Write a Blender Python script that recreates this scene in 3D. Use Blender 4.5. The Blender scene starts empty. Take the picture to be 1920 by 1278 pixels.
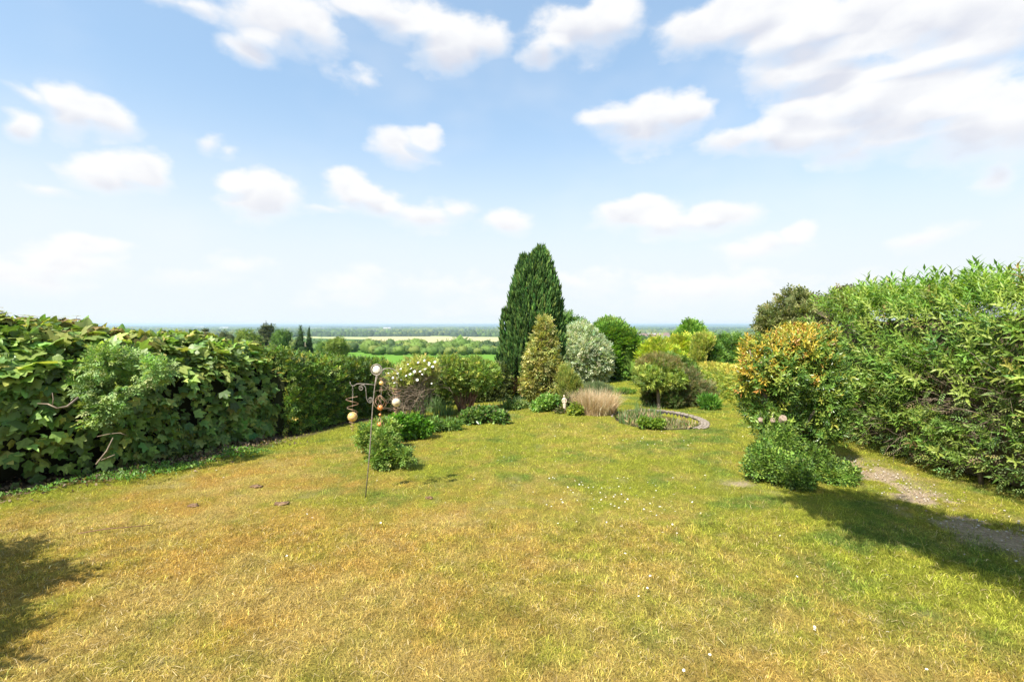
import bpy, math, random
import numpy as np
from mathutils import Vector, Matrix

# ------------------------------------------------------------------ camera, world, sun, exposure
F, H, HOR = 900.0, 2.0, 608.0          # focal length in photo pixels, eye height, horizon row
S = bpy.context.scene
rng = np.random.default_rng(7)
random.seed(7)

cam_d = bpy.data.cameras.new("camera")
cam = bpy.data.objects.new("camera", cam_d)
S.collection.objects.link(cam)
cam.location = (0, 0, H)
cam.rotation_euler = (math.radians(90), 0, 0)
cam_d.sensor_width = 36.0
cam_d.lens = 36.0 * F / 1920.0
cam_d.shift_y = (HOR - 639.0) / 1920.0
cam_d.clip_start = 0.05
cam_d.clip_end = 60000
S.camera = cam

SUN = Vector((-0.5, -0.62, 1.0)).normalized()     # towards the sun
elev, azim = math.asin(SUN.z), math.atan2(SUN.x, SUN.y)
sun_d = bpy.data.lights.new("sun", 'SUN')
sun_d.energy = 4.9
sun_d.angle = math.radians(0.5)
sun_d.color = (1.0, 0.945, 0.85)
sun = bpy.data.objects.new("sun", sun_d)
sun.rotation_euler = (-SUN).to_track_quat('-Z', 'Y').to_euler()
sun.location = SUN * 50
S.collection.objects.link(sun)

S.view_settings.view_transform = 'Standard'
S.view_settings.look = 'None'
S.view_settings.exposure = 1.04
S.view_settings.gamma = 1.0
S.view_settings.use_curve_mapping = False
S.cycles.max_bounces = 6
S.cycles.diffuse_bounces = 2
S.cycles.glossy_bounces = 2
S.cycles.transmission_bounces = 4
S.cycles.transparent_max_bounces = 4
S.cycles.volume_bounces = 1
S.cycles.use_denoising = True
S.cycles.sample_clamp_indirect = 8.0

# clouds: (px, py, rx, ry, weight) read off the photograph, turned into azimuth and elevation
CL = [(520,45,85,60,1),(590,60,65,52,.95),(480,92,48,34,.8),(640,25,60,30,.5),(760,35,90,50,1),(850,80,80,62,1),(925,75,38,52,.9),(690,15,70,35,.8),
      (680,155,34,38,.42),(1085,58,100,62,1.1),(1140,30,60,70,1.1),(1030,100,55,35,.9),(1350,50,120,55,1),(1480,40,160,80,1),(1650,30,210,80,1),
      (1820,60,200,90,1),(1500,120,130,65,.9),(1580,160,170,70,.95),(1740,170,170,70,1),(1890,230,150,90,1.1),(1390,270,85,34,1),(1500,250,110,52,1.15),
      (1660,240,170,66,1.2),(1800,250,140,70,1.15),(1205,235,105,52,1.15),(1140,230,55,34,.9),(1275,225,60,44,1),
      (130,210,80,52,1.1),(195,225,62,42,1.0),(60,185,60,24,.7),(20,232,38,34,1),(190,335,115,38,.9),(290,325,62,40,1),(80,352,75,17,.6),
      (400,265,30,22,.5),(432,286,22,12,.4),(500,372,78,44,1.1),(450,345,34,26,.8),(660,362,60,48,1.25),(705,382,58,34,1.1),(620,400,40,13,.7),
      (790,408,85,30,.7),(850,398,44,22,.6),(760,278,58,32,.95),(800,264,32,26,.9),(950,420,48,26,.9),(1185,408,85,40,.95),(1340,412,80,34,.95),
      (1265,422,80,28,.8),(1430,466,100,24,.9),(1490,450,40,28,.95),(1865,330,50,34,.85),(1725,448,75,22,.5),(130,485,140,36,.55),(50,520,140,44,.6),
      (180,458,70,18,.7),(450,498,75,28,.65),(420,525,120,30,.5),(1100,530,80,26,.45),(1300,545,180,40,.5),(330,5,110,16,.4),(800,540,220,36,.35),(1600,560,260,40,.4)]

world = bpy.data.worlds.new("World")
S.world = world
world.use_nodes = True
world.cycles.sampling_method = 'MANUAL'
world.cycles.sample_map_resolution = 256
wn, wl = world.node_tree.nodes, world.node_tree.links
wn.clear()

def wmath(op, a, b=None, c=None, clamp=False):
    n = wn.new('ShaderNodeMath'); n.operation = op; n.use_clamp = clamp
    for i, v in enumerate((a, b, c)):
        if v is None: continue
        if isinstance(v, (int, float)): n.inputs[i].default_value = v
        else: wl.new(v, n.inputs[i])
    return n.outputs[0]

def wmap(v, a, b, c=0.0, d=1.0, smooth=True):
    n = wn.new('ShaderNodeMapRange'); n.interpolation_type = 'SMOOTHSTEP' if smooth else 'LINEAR'
    wl.new(v, n.inputs[0])
    for i, x in enumerate((a, b, c, d)): n.inputs[i + 1].default_value = x
    return n.outputs[0]

def build_world():
    tc = wn.new('ShaderNodeTexCoord')
    nrm = wn.new('ShaderNodeVectorMath'); nrm.operation = 'NORMALIZE'; wl.new(tc.outputs['Generated'], nrm.inputs[0])
    sep = wn.new('ShaderNodeSeparateXYZ'); wl.new(nrm.outputs[0], sep.inputs[0])
    az = wmath('ARCTAN2', sep.outputs[0], sep.outputs[1])
    el = wmath('ARCSINE', sep.outputs[2])
    sc = wn.new('ShaderNodeVectorMath'); sc.operation = 'MULTIPLY'; wl.new(nrm.outputs[0], sc.inputs[0]); sc.inputs[1].default_value = (1, 1, 1.7)
    def noise(scale, detail, rough=.55, off=(0, 0, 0)):
        ad = wn.new('ShaderNodeVectorMath'); ad.operation = 'ADD'; wl.new(sc.outputs[0], ad.inputs[0]); ad.inputs[1].default_value = off
        n = wn.new('ShaderNodeTexNoise'); wl.new(ad.outputs[0], n.inputs['Vector'])
        n.inputs['Scale'].default_value = scale; n.inputs['Detail'].default_value = detail; n.inputs['Roughness'].default_value = rough
        return n.outputs[1] if off == (3, 1, 2) else n.outputs[0]
    wsep = wn.new('ShaderNodeSeparateXYZ'); wl.new(noise(8, 2, .5, (3, 1, 2)), wsep.inputs[0]); wob, wob2 = wsep.outputs[0], wsep.outputs[1]
    azw = wmath('ADD', az, wmath('MULTIPLY', wmath('SUBTRACT', wob, .5), .09))
    elw = wmath('ADD', el, wmath('MULTIPLY', wmath('SUBTRACT', wob2, .5), .05))
    field = None; low = None
    for (px, py, rx, ry, w) in CL:
        a0 = math.atan((px - 960) / F); ca = math.cos(a0)
        e0 = math.atan((HOR - py) / F * ca)
        ra = 1.24 * rx / F * ca * ca; re = 1.24 * ry / F * ca * math.cos(e0) ** 2
        comb = wn.new('ShaderNodeCombineXYZ'); wl.new(azw, comb.inputs[0]); wl.new(elw, comb.inputs[1])
        if low is not None: wl.new(low, comb.inputs[2])      # times 0 below: only keeps the shader's evaluation in order
        d = wn.new('ShaderNodeVectorMath'); d.operation = 'MULTIPLY_ADD'; wl.new(comb.outputs[0], d.inputs[0])
        d.inputs[1].default_value = (1 / ra, 1 / re, 0); d.inputs[2].default_value = (-a0 / ra, -e0 / re, 0)
        ln = wn.new('ShaderNodeVectorMath'); ln.operation = 'LENGTH'; wl.new(d.outputs[0], ln.inputs[0])
        f = wmath('MULTIPLY_ADD', ln.outputs['Value'], -w, w)
        field = f if field is None else wmath('SMOOTH_MAX', field, f, .12)
        # where the point sits between base and top of its cloud
        sy = wn.new('ShaderNodeSeparateXYZ'); wl.new(d.outputs[0], sy.inputs[0])
        g = wmath('MULTIPLY', wmath('MULTIPLY', f, 3.5, clamp=True), sy.outputs[1])
        low = g if low is None else wmath('ADD', low, g)
    # clouds go on out of frame the same way
    side = wmap(sep.outputs[1], .62, .35)
    fn = wmath('MULTIPLY_ADD', noise(2.6, 2), 4.0, -2.25)
    far = wmath('MULTIPLY', fn, side)
    hi = wmap(el, .62, .75)
    far2 = wmath('MULTIPLY', fn, hi)
    field = wmath('MAXIMUM', field, wmath('ADD', wmath('MAXIMUM', far, far2), wmath('MULTIPLY', wmath('SUBTRACT', wmath('MAXIMUM', side, hi), 1.0), 2)))
    n1 = noise(10, 7, .58); n1b = noise(10, 3, .55, (0.018, 0.010, -0.03))
    det = wmath('MULTIPLY_ADD', n1, 1.6, -.82)
    v = wmath('ADD', field, det)
    alpha = wmath('MULTIPLY', wmap(wmath('MULTIPLY', v, wmap(low, -.6, .6, .75, 1.8)), -.08, .80), .96)
    # thin veil
    veil = wmath('MULTIPLY', wmap(noise(3.4, 3, .6, (2, 2, 2)), .45, .8), .18)
    alpha = wmath('MAXIMUM', alpha, veil)
    hz = wmap(el, .46, .07)
    hz2 = wmath('POWER', hz, 1.2)
    sky = wn.new('ShaderNodeTexSky'); sky.sky_type = 'NISHITA'; sky.sun_disc = False
    sky.sun_elevation = elev; sky.sun_rotation = azim % (2 * math.pi)
    sky.air_density = 1.0; sky.dust_density = 1.0; sky.ozone_density = 1.0; sky.altitude = 100
    gain = wn.new('ShaderNodeMix'); gain.data_type = 'RGBA'; gain.blend_type = 'MULTIPLY'; gain.inputs[0].default_value = 1
    gm = wn.new('ShaderNodeGamma'); wl.new(sky.outputs[0], gm.inputs[0]); gm.inputs[1].default_value = .55
    wl.new(gm.outputs[0], gain.inputs[6]); gain.inputs[7].default_value = SKY_TINT
    # pale hazy air: mix towards white
    pale = wn.new('ShaderNodeMix'); pale.data_type = 'RGBA'
    wl.new(wmath('MULTIPLY_ADD', hz2, 1 - PALE0 - .02, PALE0), pale.inputs[0]); wl.new(gain.outputs[2], pale.inputs[6]); pale.inputs[7].default_value = HAZE_COL
    # cloud light and shade
    relief = wmath('MULTIPLY', wmath('MULTIPLY', wmath('SUBTRACT', n1, n1b), 1.1), wmap(v, .1, .8))
    thick = wmap(v, .15, .85)
    under = wmap(low, .45, -.55)
    shade = wmath('MULTIPLY', wmath('ADD', wmath('MULTIPLY', under, .95), wmath('MULTIPLY', thick, .05)), thick)
    shade = wmath('MULTIPLY', shade, wmath('SUBTRACT', 1, wmath('MULTIPLY', hz, .55)))
    shade = wmath('ADD', shade, relief, clamp=True)
    cc = wn.new('ShaderNodeMix'); cc.data_type = 'RGBA'; wl.new(shade, cc.inputs[0])
    cc.inputs[6].default_value = CLOUD_LIT; cc.inputs[7].default_value = CLOUD_DARK
    mx = wn.new('ShaderNodeMix'); mx.data_type = 'RGBA'
    wl.new(alpha, mx.inputs[0]); wl.new(pale.outputs[2], mx.inputs[6]); wl.new(cc.outputs[2], mx.inputs[7])
    bg = wn.new('ShaderNodeBackground'); wl.new(mx.outputs[2], bg.inputs[0]); bg.inputs[1].default_value = 0.1
    out = wn.new('ShaderNodeOutputWorld'); wl.new(bg.outputs[0], out.inputs[0])

PALE0 = 0.12
SKY_TINT = (1.46, 1.92, 2.26, 1)
HAZE_COL = (4.3, 4.65, 4.85, 1)
CLOUD_LIT = (5.0, 5.0, 5.0, 1)
CLOUD_DARK = (3.75, 3.85, 4.25, 1)
build_world()

# ------------------------------------------------------------------ helpers
def link(o): S.collection.objects.link(o); return o

def setp(o, label=None, cat=None, group=None, kind=None):
    if label: o['label'] = label
    if cat: o['category'] = cat
    if group: o['group'] = group
    if kind: o['kind'] = kind
    return o

def thing(name, label, cat, loc=(0, 0, 0), group=None, kind=None):
    o = bpy.data.objects.new(name, None); o.empty_display_size = .2; link(o)
    o.location = loc
    return setp(o, label, cat, group, kind)

_lat = rng.random((64, 64, 64))
def noise3(p, s=1.0):
    q = np.asarray(p, float) * s + 1000.0
    i = np.floor(q).astype(int); f = q - i; f = f * f * (3 - 2 * f)
    r = 0
    for dx in (0, 1):
        for dy in (0, 1):
            for dz in (0, 1):
                w = (f[:, 0] if dx else 1 - f[:, 0]) * (f[:, 1] if dy else 1 - f[:, 1]) * (f[:, 2] if dz else 1 - f[:, 2])
                r = r + w * _lat[(i[:, 0] + dx) & 63, (i[:, 1] + dy) & 63, (i[:, 2] + dz) & 63]
    return r
def fbm(p, s=1.0, o=3):
    r = 0; a = .5; t = 0
    for k in range(o):
        r = r + a * noise3(np.asarray(p) + 17.3 * k, s); t += a; a *= .5; s *= 2.1
    return r / t
def fbm2(x, y, s=1.0, o=3, z=0.0):
    return fbm(np.stack([x, y, np.full_like(x, z)], 1), s, o)
def sst(a, b, x):
    t = np.clip((np.asarray(x, float) - a) / (b - a), 0, 1); return t * t * (3 - 2 * t)

# terrain: the garden falls gently, then the hillside drops to the plain
PROF = np.array([(-20000, 0), (0, 0), (24, -.72), (34, -1.4), (60, -3.6), (120, -7.0), (200, -10.4), (300, -14.5), (500, -22), (700, -29.5), (950, -34), (1500, -37.5), (3000, -42), (6000, -44), (20000, -46)], float)
def gz(x, y):
    return np.interp(y, PROF[:, 0], PROF[:, 1])
def G(px, py):
    """the point of the ground seen at photo pixel (px, py)"""
    dx, dz = (px - 960) / F, -(py - HOR) / F
    ys = np.concatenate([np.arange(1, 60, .01), np.geomspace(60, 14000, 20000)])
    dif = (H + dz * ys) - gz(0, ys)
    k = int(np.argmax(dif < 0)) if (dif < 0).any() else len(ys) - 1
    y = ys[k]
    return Vector((dx * y, y, float(gz(0, y))))
def P(px, py, Y):
    return Vector(((px - 960) / F * Y, Y, H - (py - HOR) / F * Y))

def mesh_np(name, V, T, mat, col=None, smooth=False, extra=None):
    """mesh from vertex array V and triangle array T"""
    me = bpy.data.meshes.new(name)
    V = np.ascontiguousarray(V, np.float32); T = np.ascontiguousarray(T, np.int32)
    me.vertices.add(len(V)); me.vertices.foreach_set('co', V.ravel())
    me.loops.add(T.size); me.loops.foreach_set('vertex_index', T.ravel())
    k = T.shape[1]
    me.polygons.add(len(T)); me.polygons.foreach_set('loop_start', np.arange(0, T.size, k, dtype=np.int32))
    me.polygons.foreach_set('loop_total', np.full(len(T), k, np.int32))
    if smooth: me.polygons.foreach_set('use_smooth', np.ones(len(T), bool))
    if col is not None:
        a = me.color_attributes.new('col', 'FLOAT_COLOR', 'POINT')
        c = np.ones((len(V), 4), np.float32); c[:, :3] = col
        a.data.foreach_set('color', c.ravel())
    for nm, val in (extra or {}).items():
        a = me.attributes.new(nm, 'FLOAT', 'POINT'); a.data.foreach_set('value', np.ascontiguousarray(val, np.float32))
    me.update(calc_edges=True)
    for m in (mat if isinstance(mat, (list, tuple)) else [mat]): me.materials.append(m)
    return me

def add(name, me, parent=None, **kw):
    """link a mesh given in world coordinates; under a parent it is shifted to the parent's frame"""
    o = bpy.data.objects.new(name, me); link(o)
    if parent is not None:
        off = parent.location.copy(); q = parent.parent
        while q is not None: off += q.location; q = q.parent
        me.transform(Matrix.Translation(-off)); o.parent = parent
    return setp(o, **kw)

class MB:
    """collects tubes, boxes, lathes into one mesh"""
    def __init__(s): s.v = []; s.f = []; s.n = 0
    def addvf(s, v, f):
        s.v.extend([tuple(p) for p in v]); s.f.extend([tuple(i + s.n for i in q) for q in f]); s.n += len(v)
    def tube(s, pts, r, k=6, cap=True):
        pts = [Vector(p) for p in pts]
        if not isinstance(r, (list, tuple, np.ndarray)): r = [r] * len(pts)
        v = []; f = []; u = None
        for i, p in enumerate(pts):
            t = (pts[min(i + 1, len(pts) - 1)] - pts[max(i - 1, 0)])
            if t.length < 1e-9: t = Vector((0, 0, 1))
            t.normalize()
            if u is None: u = t.orthogonal().normalized()
            else:
                u = (u - t * u.dot(t))
                u = u.normalized() if u.length > 1e-6 else t.orthogonal().normalized()
            w = t.cross(u)
            for j in range(k):
                a = 2 * math.pi * j / k
                v.append(p + (u * math.cos(a) + w * math.sin(a)) * r[i])
        for i in range(len(pts) - 1):
            for j in range(k):
                a, b = i * k + j, i * k + (j + 1) % k
                f.append((a, b, b + k, a + k))
        if cap and k > 2:
            f.append(tuple(range(k - 1, -1, -1))); f.append(tuple(range((len(pts) - 1) * k, len(pts) * k)))
        s.addvf(v, f)
    def sphere(s, c, r, n=14, m=9, sc=(1, 1, 1)):
        v = []; f = []
        for i in range(m + 1):
            t = math.pi * i / m
            for j in range(n):
                a = 2 * math.pi * j / n
                v.append((c[0] + r * sc[0] * math.sin(t) * math.cos(a), c[1] + r * sc[1] * math.sin(t) * math.sin(a), c[2] + r * sc[2] * math.cos(t)))
        for i in range(m):
            for j in range(n):
                a, b = i * n + j, i * n + (j + 1) % n
                f.append((a, a + n, b + n, b))
        s.addvf(v, f)
    def box(s, c, d, rz=0.0):
        v = []
        for x in (-1, 1):
            for y in (-1, 1):
                for z in (-1, 1):
                    X, Y = x * d[0] / 2, y * d[1] / 2
                    v.append((c[0] + X * math.cos(rz) - Y * math.sin(rz), c[1] + X * math.sin(rz) + Y * math.cos(rz), c[2] + z * d[2] / 2))
        s.addvf(v, [(0, 1, 3, 2), (4, 6, 7, 5), (0, 4, 5, 1), (2, 3, 7, 6), (0, 2, 6, 4), (1, 5, 7, 3)])
    def build(s, name, mat, parent=None, smooth=True, **kw):
        me = bpy.data.meshes.new(name); me.from_pydata(s.v, [], s.f); me.materials.append(mat)
        if smooth: me.polygons.foreach_set('use_smooth', [True] * len(me.polygons))
        me.update()
        return add(name, me, parent, **kw)

# ------------------------------------------------------------------ materials
def new_mat(name):
    m = bpy.data.materials.new(name); m.use_nodes = True
    nt = m.node_tree; nt.nodes.clear()
    return m, nt, nt.nodes, nt.links

def leaf_mat(name, src='attr', rough=.5, trans=.3, spec=.35, tcol=(1.25, 1.35, .55)):
    m, nt, N, L = new_mat(name)
    if src == 'attr':
        a = N.new('ShaderNodeAttribute'); a.attribute_name = 'col'; c = a.outputs['Color']
    else:
        a = N.new('ShaderNodeObjectInfo'); c = a.outputs['Color']
    tc = N.new('ShaderNodeTexCoord')
    nz = N.new('ShaderNodeTexNoise'); nz.inputs['Scale'].default_value = 34; nz.inputs['Detail'].default_value = 3; L.new(tc.outputs['Object'], nz.inputs['Vector'])
    mr = N.new('ShaderNodeMapRange'); L.new(nz.outputs[0], mr.inputs[0]); mr.inputs[1].default_value = .3; mr.inputs[2].default_value = .7; mr.inputs[3].default_value = .78; mr.inputs[4].default_value = 1.22
    mul = N.new('ShaderNodeVectorMath'); mul.operation = 'SCALE'; L.new(c, mul.inputs[0]); L.new(mr.outputs[0], mul.inputs['Scale'])
    p = N.new('ShaderNodeBsdfPrincipled'); L.new(mul.outputs[0], p.inputs['Base Color'])
    p.inputs['Roughness'].default_value = rough; p.inputs['Specular IOR Level'].default_value = spec
    t = N.new('ShaderNodeBsdfTranslucent')
    tm = N.new('ShaderNodeVectorMath'); tm.operation = 'MULTIPLY'; L.new(mul.outputs[0], tm.inputs[0]); tm.inputs[1].default_value = tcol
    L.new(tm.outputs[0], t.inputs['Color'])
    mx = N.new('ShaderNodeMixShader'); mx.inputs[0].default_value = trans
    L.new(p.outputs[0], mx.inputs[1]); L.new(t.outputs[0], mx.inputs[2])
    o = N.new('ShaderNodeOutputMaterial'); L.new(mx.outputs[0], o.inputs[0])
    return m

def plain_mat(name, c1, c2, scale=8, rough=.8, bump=.3, metal=0.0, detail=5, spec=.3, stretch=(1, 1, 1)):
    m, nt, N, L = new_mat(name)
    tc = N.new('ShaderNodeTexCoord'); mp = N.new('ShaderNodeMapping'); L.new(tc.outputs['Object'], mp.inputs[0]); mp.inputs['Scale'].default_value = stretch
    nz = N.new('ShaderNodeTexNoise'); nz.inputs['Scale'].default_value = scale; nz.inputs['Detail'].default_value = detail; L.new(mp.outputs[0], nz.inputs['Vector'])
    mx = N.new('ShaderNodeMix'); mx.data_type = 'RGBA'; mx.inputs[6].default_value = (*c1, 1); mx.inputs[7].default_value = (*c2, 1)
    mr = N.new('ShaderNodeMapRange'); L.new(nz.outputs[0], mr.inputs[0]); mr.inputs[1].default_value = .32; mr.inputs[2].default_value = .68
    L.new(mr.outputs[0], mx.inputs[0])
    p = N.new('ShaderNodeBsdfPrincipled'); L.new(mx.outputs[2], p.inputs['Base Color']); p.inputs['Roughness'].default_value = rough
    p.inputs['Metallic'].default_value = metal; p.inputs['Specular IOR Level'].default_value = spec
    if bump:
        b = N.new('ShaderNodeBump'); b.inputs['Strength'].default_value = bump; b.inputs['Distance'].default_value = .02; L.new(nz.outputs[0], b.inputs['Height']); L.new(b.outputs[0], p.inputs['Normal'])
    o = N.new('ShaderNodeOutputMaterial'); L.new(p.outputs[0], o.inputs[0])
    return m

M_LEAF = leaf_mat('leaf', trans=.36)
M_GLOSSY = leaf_mat('glossy_leaf', rough=.34, trans=.25, spec=.5)
M_DULL = leaf_mat('needle_foliage', rough=.7, trans=.15, spec=.2)
M_LEAFOBJ = leaf_mat('broad_leaf', src='obj', rough=.42, trans=.38, spec=.4)
M_GRASS = leaf_mat('grass_blade', rough=.6, trans=.28, spec=.25, tcol=(1.1, 1.1, .7))
M_CORE = leaf_mat('shade_core', rough=.95, trans=0, spec=.05)  # for solid plant cores; their dark colours carry the shade inside
M_BARK = plain_mat('bark', (.10, .075, .05), (.20, .16, .11), 14, .9, .6, stretch=(1, 1, .3))
M_TWIG = plain_mat('dry_twig', (.15, .11, .08), (.31, .24, .17), 9, .85, .3)
M_REDTWIG = plain_mat('reddish_stem', (.16, .08, .05), (.30, .17, .11), 9, .85, .3)
M_IRON = plain_mat('weathered_iron', (.17, .15, .13), (.40, .34, .28), 60, .55, .2, metal=.35, spec=.5)
M_COPPER = plain_mat('copper_wire', (.33, .17, .10), (.50, .33, .22), 60, .45, .15, metal=.5, spec=.5)

# palettes: list of (colour, weight)
def pick(pal, n, r):
    c = np.array([p[0] for p in pal], float); w = np.array([p[1] for p in pal], float); w /= w.sum()
    return c[r.choice(len(pal), n, p=w)]

# ------------------------------------------------------------------ leaf templates: y along the leaf, z its face
def t_maple(droop=.22, fold=.10, wid=.9):
    half = [(180, .16), (140, .28), (112, .52), (98, .50), (84, .48), (64, .72), (52, .82), (42, .70), (30, .56), (17, .72), (9, .84), (0, .97)]
    J = (0, .18)
    pts = [(J[0] + r * math.sin(math.radians(a)), J[1] + r * math.cos(math.radians(a))) for a, r in half]
    pts += [(-x, y) for x, y in pts[-2:0:-1]]
    v = [(J[0], J[1], .03)]
    for x, y in pts:
        rr = math.hypot(x - J[0], y - J[1]); v.append((x, y, fold * abs(x) - droop * rr * rr))
    n = len(pts); T = [(0, 1 + (i + 1) % n, 1 + i) for i in range(n)]
    V = np.array(v) - np.array([0, .02, 0]); return V * np.array([wid, .9, .9]), np.array(T)[:, ::-1]
def t_oval(w=.25, fold=.08, curl=.12):
    v = [(0, 0, 0), (w, .42, fold), (0, 1, -curl), (-w, .42, fold), (0, .5, -.02)]
    return np.array(v, float), np.array([(0, 1, 4), (1, 2, 4), (2, 3, 4), (3, 0, 4)])
def t_two(w=.26, fold=.08):
    v = [(0, 0, 0), (w, .45, fold), (0, 1, -.08), (-w, .45, fold)]
    return np.array(v, float), np.array([(0, 1, 2), (0, 2, 3)])
def place_t(tmpl, items):
    """items: (pos, dir, nrm, scale)"""
    V0, T0 = tmpl; vs = []; ts = []; b = 0
    for p, d, n, s in items:
        d = Vector(d).normalized(); n = Vector(n); n = (n - d * n.dot(d)).normalized(); x = d.cross(n)
        R = np.array([x, d, n]).T
        vs.append(V0 * s @ R.T + np.array(p)); ts.append(T0 + b); b += len(V0)
    return np.concatenate(vs), np.concatenate(ts)
def t_spray(k=7, w=.26, ls=.42, r=None):
    """small side-leaved twig, unit length"""
    r = r or random.Random(3); it = []
    for i in range(k):
        t = .12 + .8 * i / (k - 1); sd = 1 if i % 2 else -1
        if i == k - 1: it.append(((0, t, 0), (0, 1, .1), (0, 0, 1), ls)); continue
        it.append(((0, t, 0), (sd * .9, .6, r.uniform(-.3, .4)), (r.uniform(-.4, .4), -.1, 1), ls * r.uniform(.8, 1.15)))
    return place_t(t_two(w), it)
def t_shoot(k=16, w=.10, ls=.42, seed=1):
    """upright stem with long narrow leaves spiralling round it"""
    r = random.Random(seed); it = []
    for i in range(k):
        t = .05 + .9 * (i / (k - 1)); a = i * 2.4 + r.uniform(-.3, .3)
        up = .35 + 1.3 * t * t
        d = (math.cos(a), up, math.sin(a))
        it.append(((0, t, 0), d, (-math.cos(a) * up, 1.0, -math.sin(a) * up), ls * (1.05 - .45 * t) * r.uniform(.85, 1.15)))
    V, T = place_t(t_oval(w, .03, .12), it)
    sv = np.array([(.008, 0, 0), (-.008, 0, .008), (0, 0, -.01), (0, 1, 0)]); st = np.array([(0, 1, 3), (1, 2, 3), (2, 0, 3)])
    return np.concatenate([V, sv]), np.concatenate([T, st + len(V)])
def t_plume(k=9, w=.07):
    r = random.Random(5); it = []
    for i in range(k):
        a = i * 2.4; t = .55 * i / k
        it.append(((0, t, 0), (.28 * math.cos(a), 1, .28 * math.sin(a)), (math.cos(a), 0, math.sin(a)), .5 * r.uniform(.8, 1.2)))
    return place_t(t_two(w * 1.6, .04), it)
MAPLE, OVAL, TWO = t_maple(), t_oval(), t_two()
MAPLE2 = t_maple(.55, .45, .72)
LANCE = t_oval(.10, .03, .12)
SPRAY, SPRAY_FINE = t_spray(), t_spray(9, .20, .26)
SHOOT, SHOOT2 = t_shoot(14, .125, .46), t_shoot(11, .15, .52, 4)
PLUME = t_plume()

def norm(a): return a / np.maximum(np.linalg.norm(a, axis=1, keepdims=True), 1e-9)
def frames(nrm, r, out=.5, up=.2, rnd=.6, flat=.6, nout=.6, nrnd=.45, gravity=0.0):
    """leaf axis and leaf face for every point from the surface normal there"""
    n = len(nrm); U = np.tile([0, 0, 1.0], (n, 1))
    d = norm(nrm * out + U * (up - gravity) + r.normal(0, 1, (n, 3)) * rnd)
    f = nrm * nout + U * flat + r.normal(0, 1, (n, 3)) * nrnd
    f = norm(f - d * (f * d).sum(1, keepdims=True))
    x = np.cross(d, f)
    return np.stack([x, d, f], 2)     # columns

def scatter(tmpl, pos, R, size, col):
    V0, T0 = tmpl; n = len(pos); k = len(V0)
    V = np.einsum('nij,kj->nki', R, V0) * size[:, None, None] + pos[:, None, :]
    T = T0[None] + (np.arange(n) * k)[:, None, None]
    return V.reshape(-1, 3), T.reshape(-1, 3), np.repeat(col, k, 0)

def colours(pal, pos, r, var=.22, clump=.35, cs=2.2, warm=.12):
    c = pick(pal, len(pos), r)
    v = np.exp(r.normal(0, var, len(pos))) * (1 + clump * (fbm(pos, cs, 2) - .5) * 2)
    c = c * v[:, None]
    c[:, 0] *= 1 + warm * r.normal(0, 1, len(pos))
    return np.clip(c, .004, .9)

def blob_pts(blobs, n, r, rough=.14, nf=2.5, depth=.12, gap=0.0, gapf=3.0, zmin=None):
    B = np.array(blobs, float); c, rad = B[:, :3], B[:, 3:6]
    area = (rad[:, 0] * rad[:, 1] + rad[:, 1] * rad[:, 2] + rad[:, 0] * rad[:, 2])
    out_p, out_n = [], []; got = 0; tries = 0
    while got < n and tries < 12:
        tries += 1
        m = int((n - got) * 1.8) + 50
        k = r.choice(len(B), m, p=area / area.sum())
        d = norm(r.normal(0, 1, (m, 3)))
        q = c[k] + d * rad[k]
        f = 1 + rough * 2 * (fbm(q, nf, 3) - .5) - np.minimum(r.exponential(depth, m), .6)
        p = c[k] + d * rad[k] * f[:, None]
        nn = norm(d / rad[k])
        keep = np.ones(m, bool)
        for j in range(len(B)):
            e = np.sqrt((((p - c[j]) / rad[j]) ** 2).sum(1))
            keep &= (k == j) | (e > .86)
        if gap: keep &= noise3(p, gapf) > gap * (.6 + .8 * noise3(p, gapf * 2.7))
        if zmin is not None: keep &= p[:, 2] > zmin
        else: keep &= p[:, 2] > gz(0, p[:, 1]) - .02
        out_p.append(p[keep]); out_n.append(nn[keep]); got += keep.sum()
    return np.concatenate(out_p)[:n], np.concatenate(out_n)[:n]

_ico = {}
def ico(sub):
    if sub in _ico: return _ico[sub]
    import bmesh
    bm = bmesh.new(); bmesh.ops.create_icosphere(bm, subdivisions=sub, radius=1.0)
    V = np.array([v.co[:] for v in bm.verts]); T = np.array([[v.index for v in f.verts] for f in bm.faces]); bm.free()
    _ico[sub] = (V, T); return _ico[sub]
def blob_mesh(blobs, sub=3, k=.8, rough=.2, nf=2.5, col=(.03, .04, .015), var=.15):
    V0, T0 = ico(sub); vs, ts, cs = [], [], []; b = 0
    for (x, y, z, rx, ry, rz) in [q[:6] for q in blobs]:
        c = np.array([x, y, z]); q = c + V0 * np.array([rx, ry, rz])
        f = k * (1 + rough * 2 * (fbm(q, nf, 3) - .5))
        vs.append(c + V0 * np.array([rx, ry, rz]) * f[:, None]); ts.append(T0 + b); b += len(V0)
        cs.append(np.tile(np.array(col) * math.exp(random.gauss(0, var)), (len(V0), 1)))
    return np.concatenate(vs), np.concatenate(ts), np.concatenate(cs)

def lumpy(blobs, k, seed, sz=(.28, .46)):
    """smaller boughs budding from the big masses, so no outline stays smooth"""
    rr = random.Random(seed * 7 + 1); q0 = .9 if k else 1.0; out = [(b[0], b[1], b[2], b[3] * q0, b[4] * q0, b[5] * q0) for b in blobs]
    for b in list(out):
        for _ in range(k):
            a = rr.uniform(0, 6.283); e = rr.uniform(-.5, 1.4); ce = math.cos(e); f = rr.uniform(.62, .86); q = rr.uniform(*sz)
            out.append((b[0] + b[3] * f * ce * math.cos(a), b[1] + b[4] * f * ce * math.sin(a), b[2] + b[5] * f * math.sin(e), b[3] * q, b[4] * q, b[5] * q))
    return out

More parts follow.
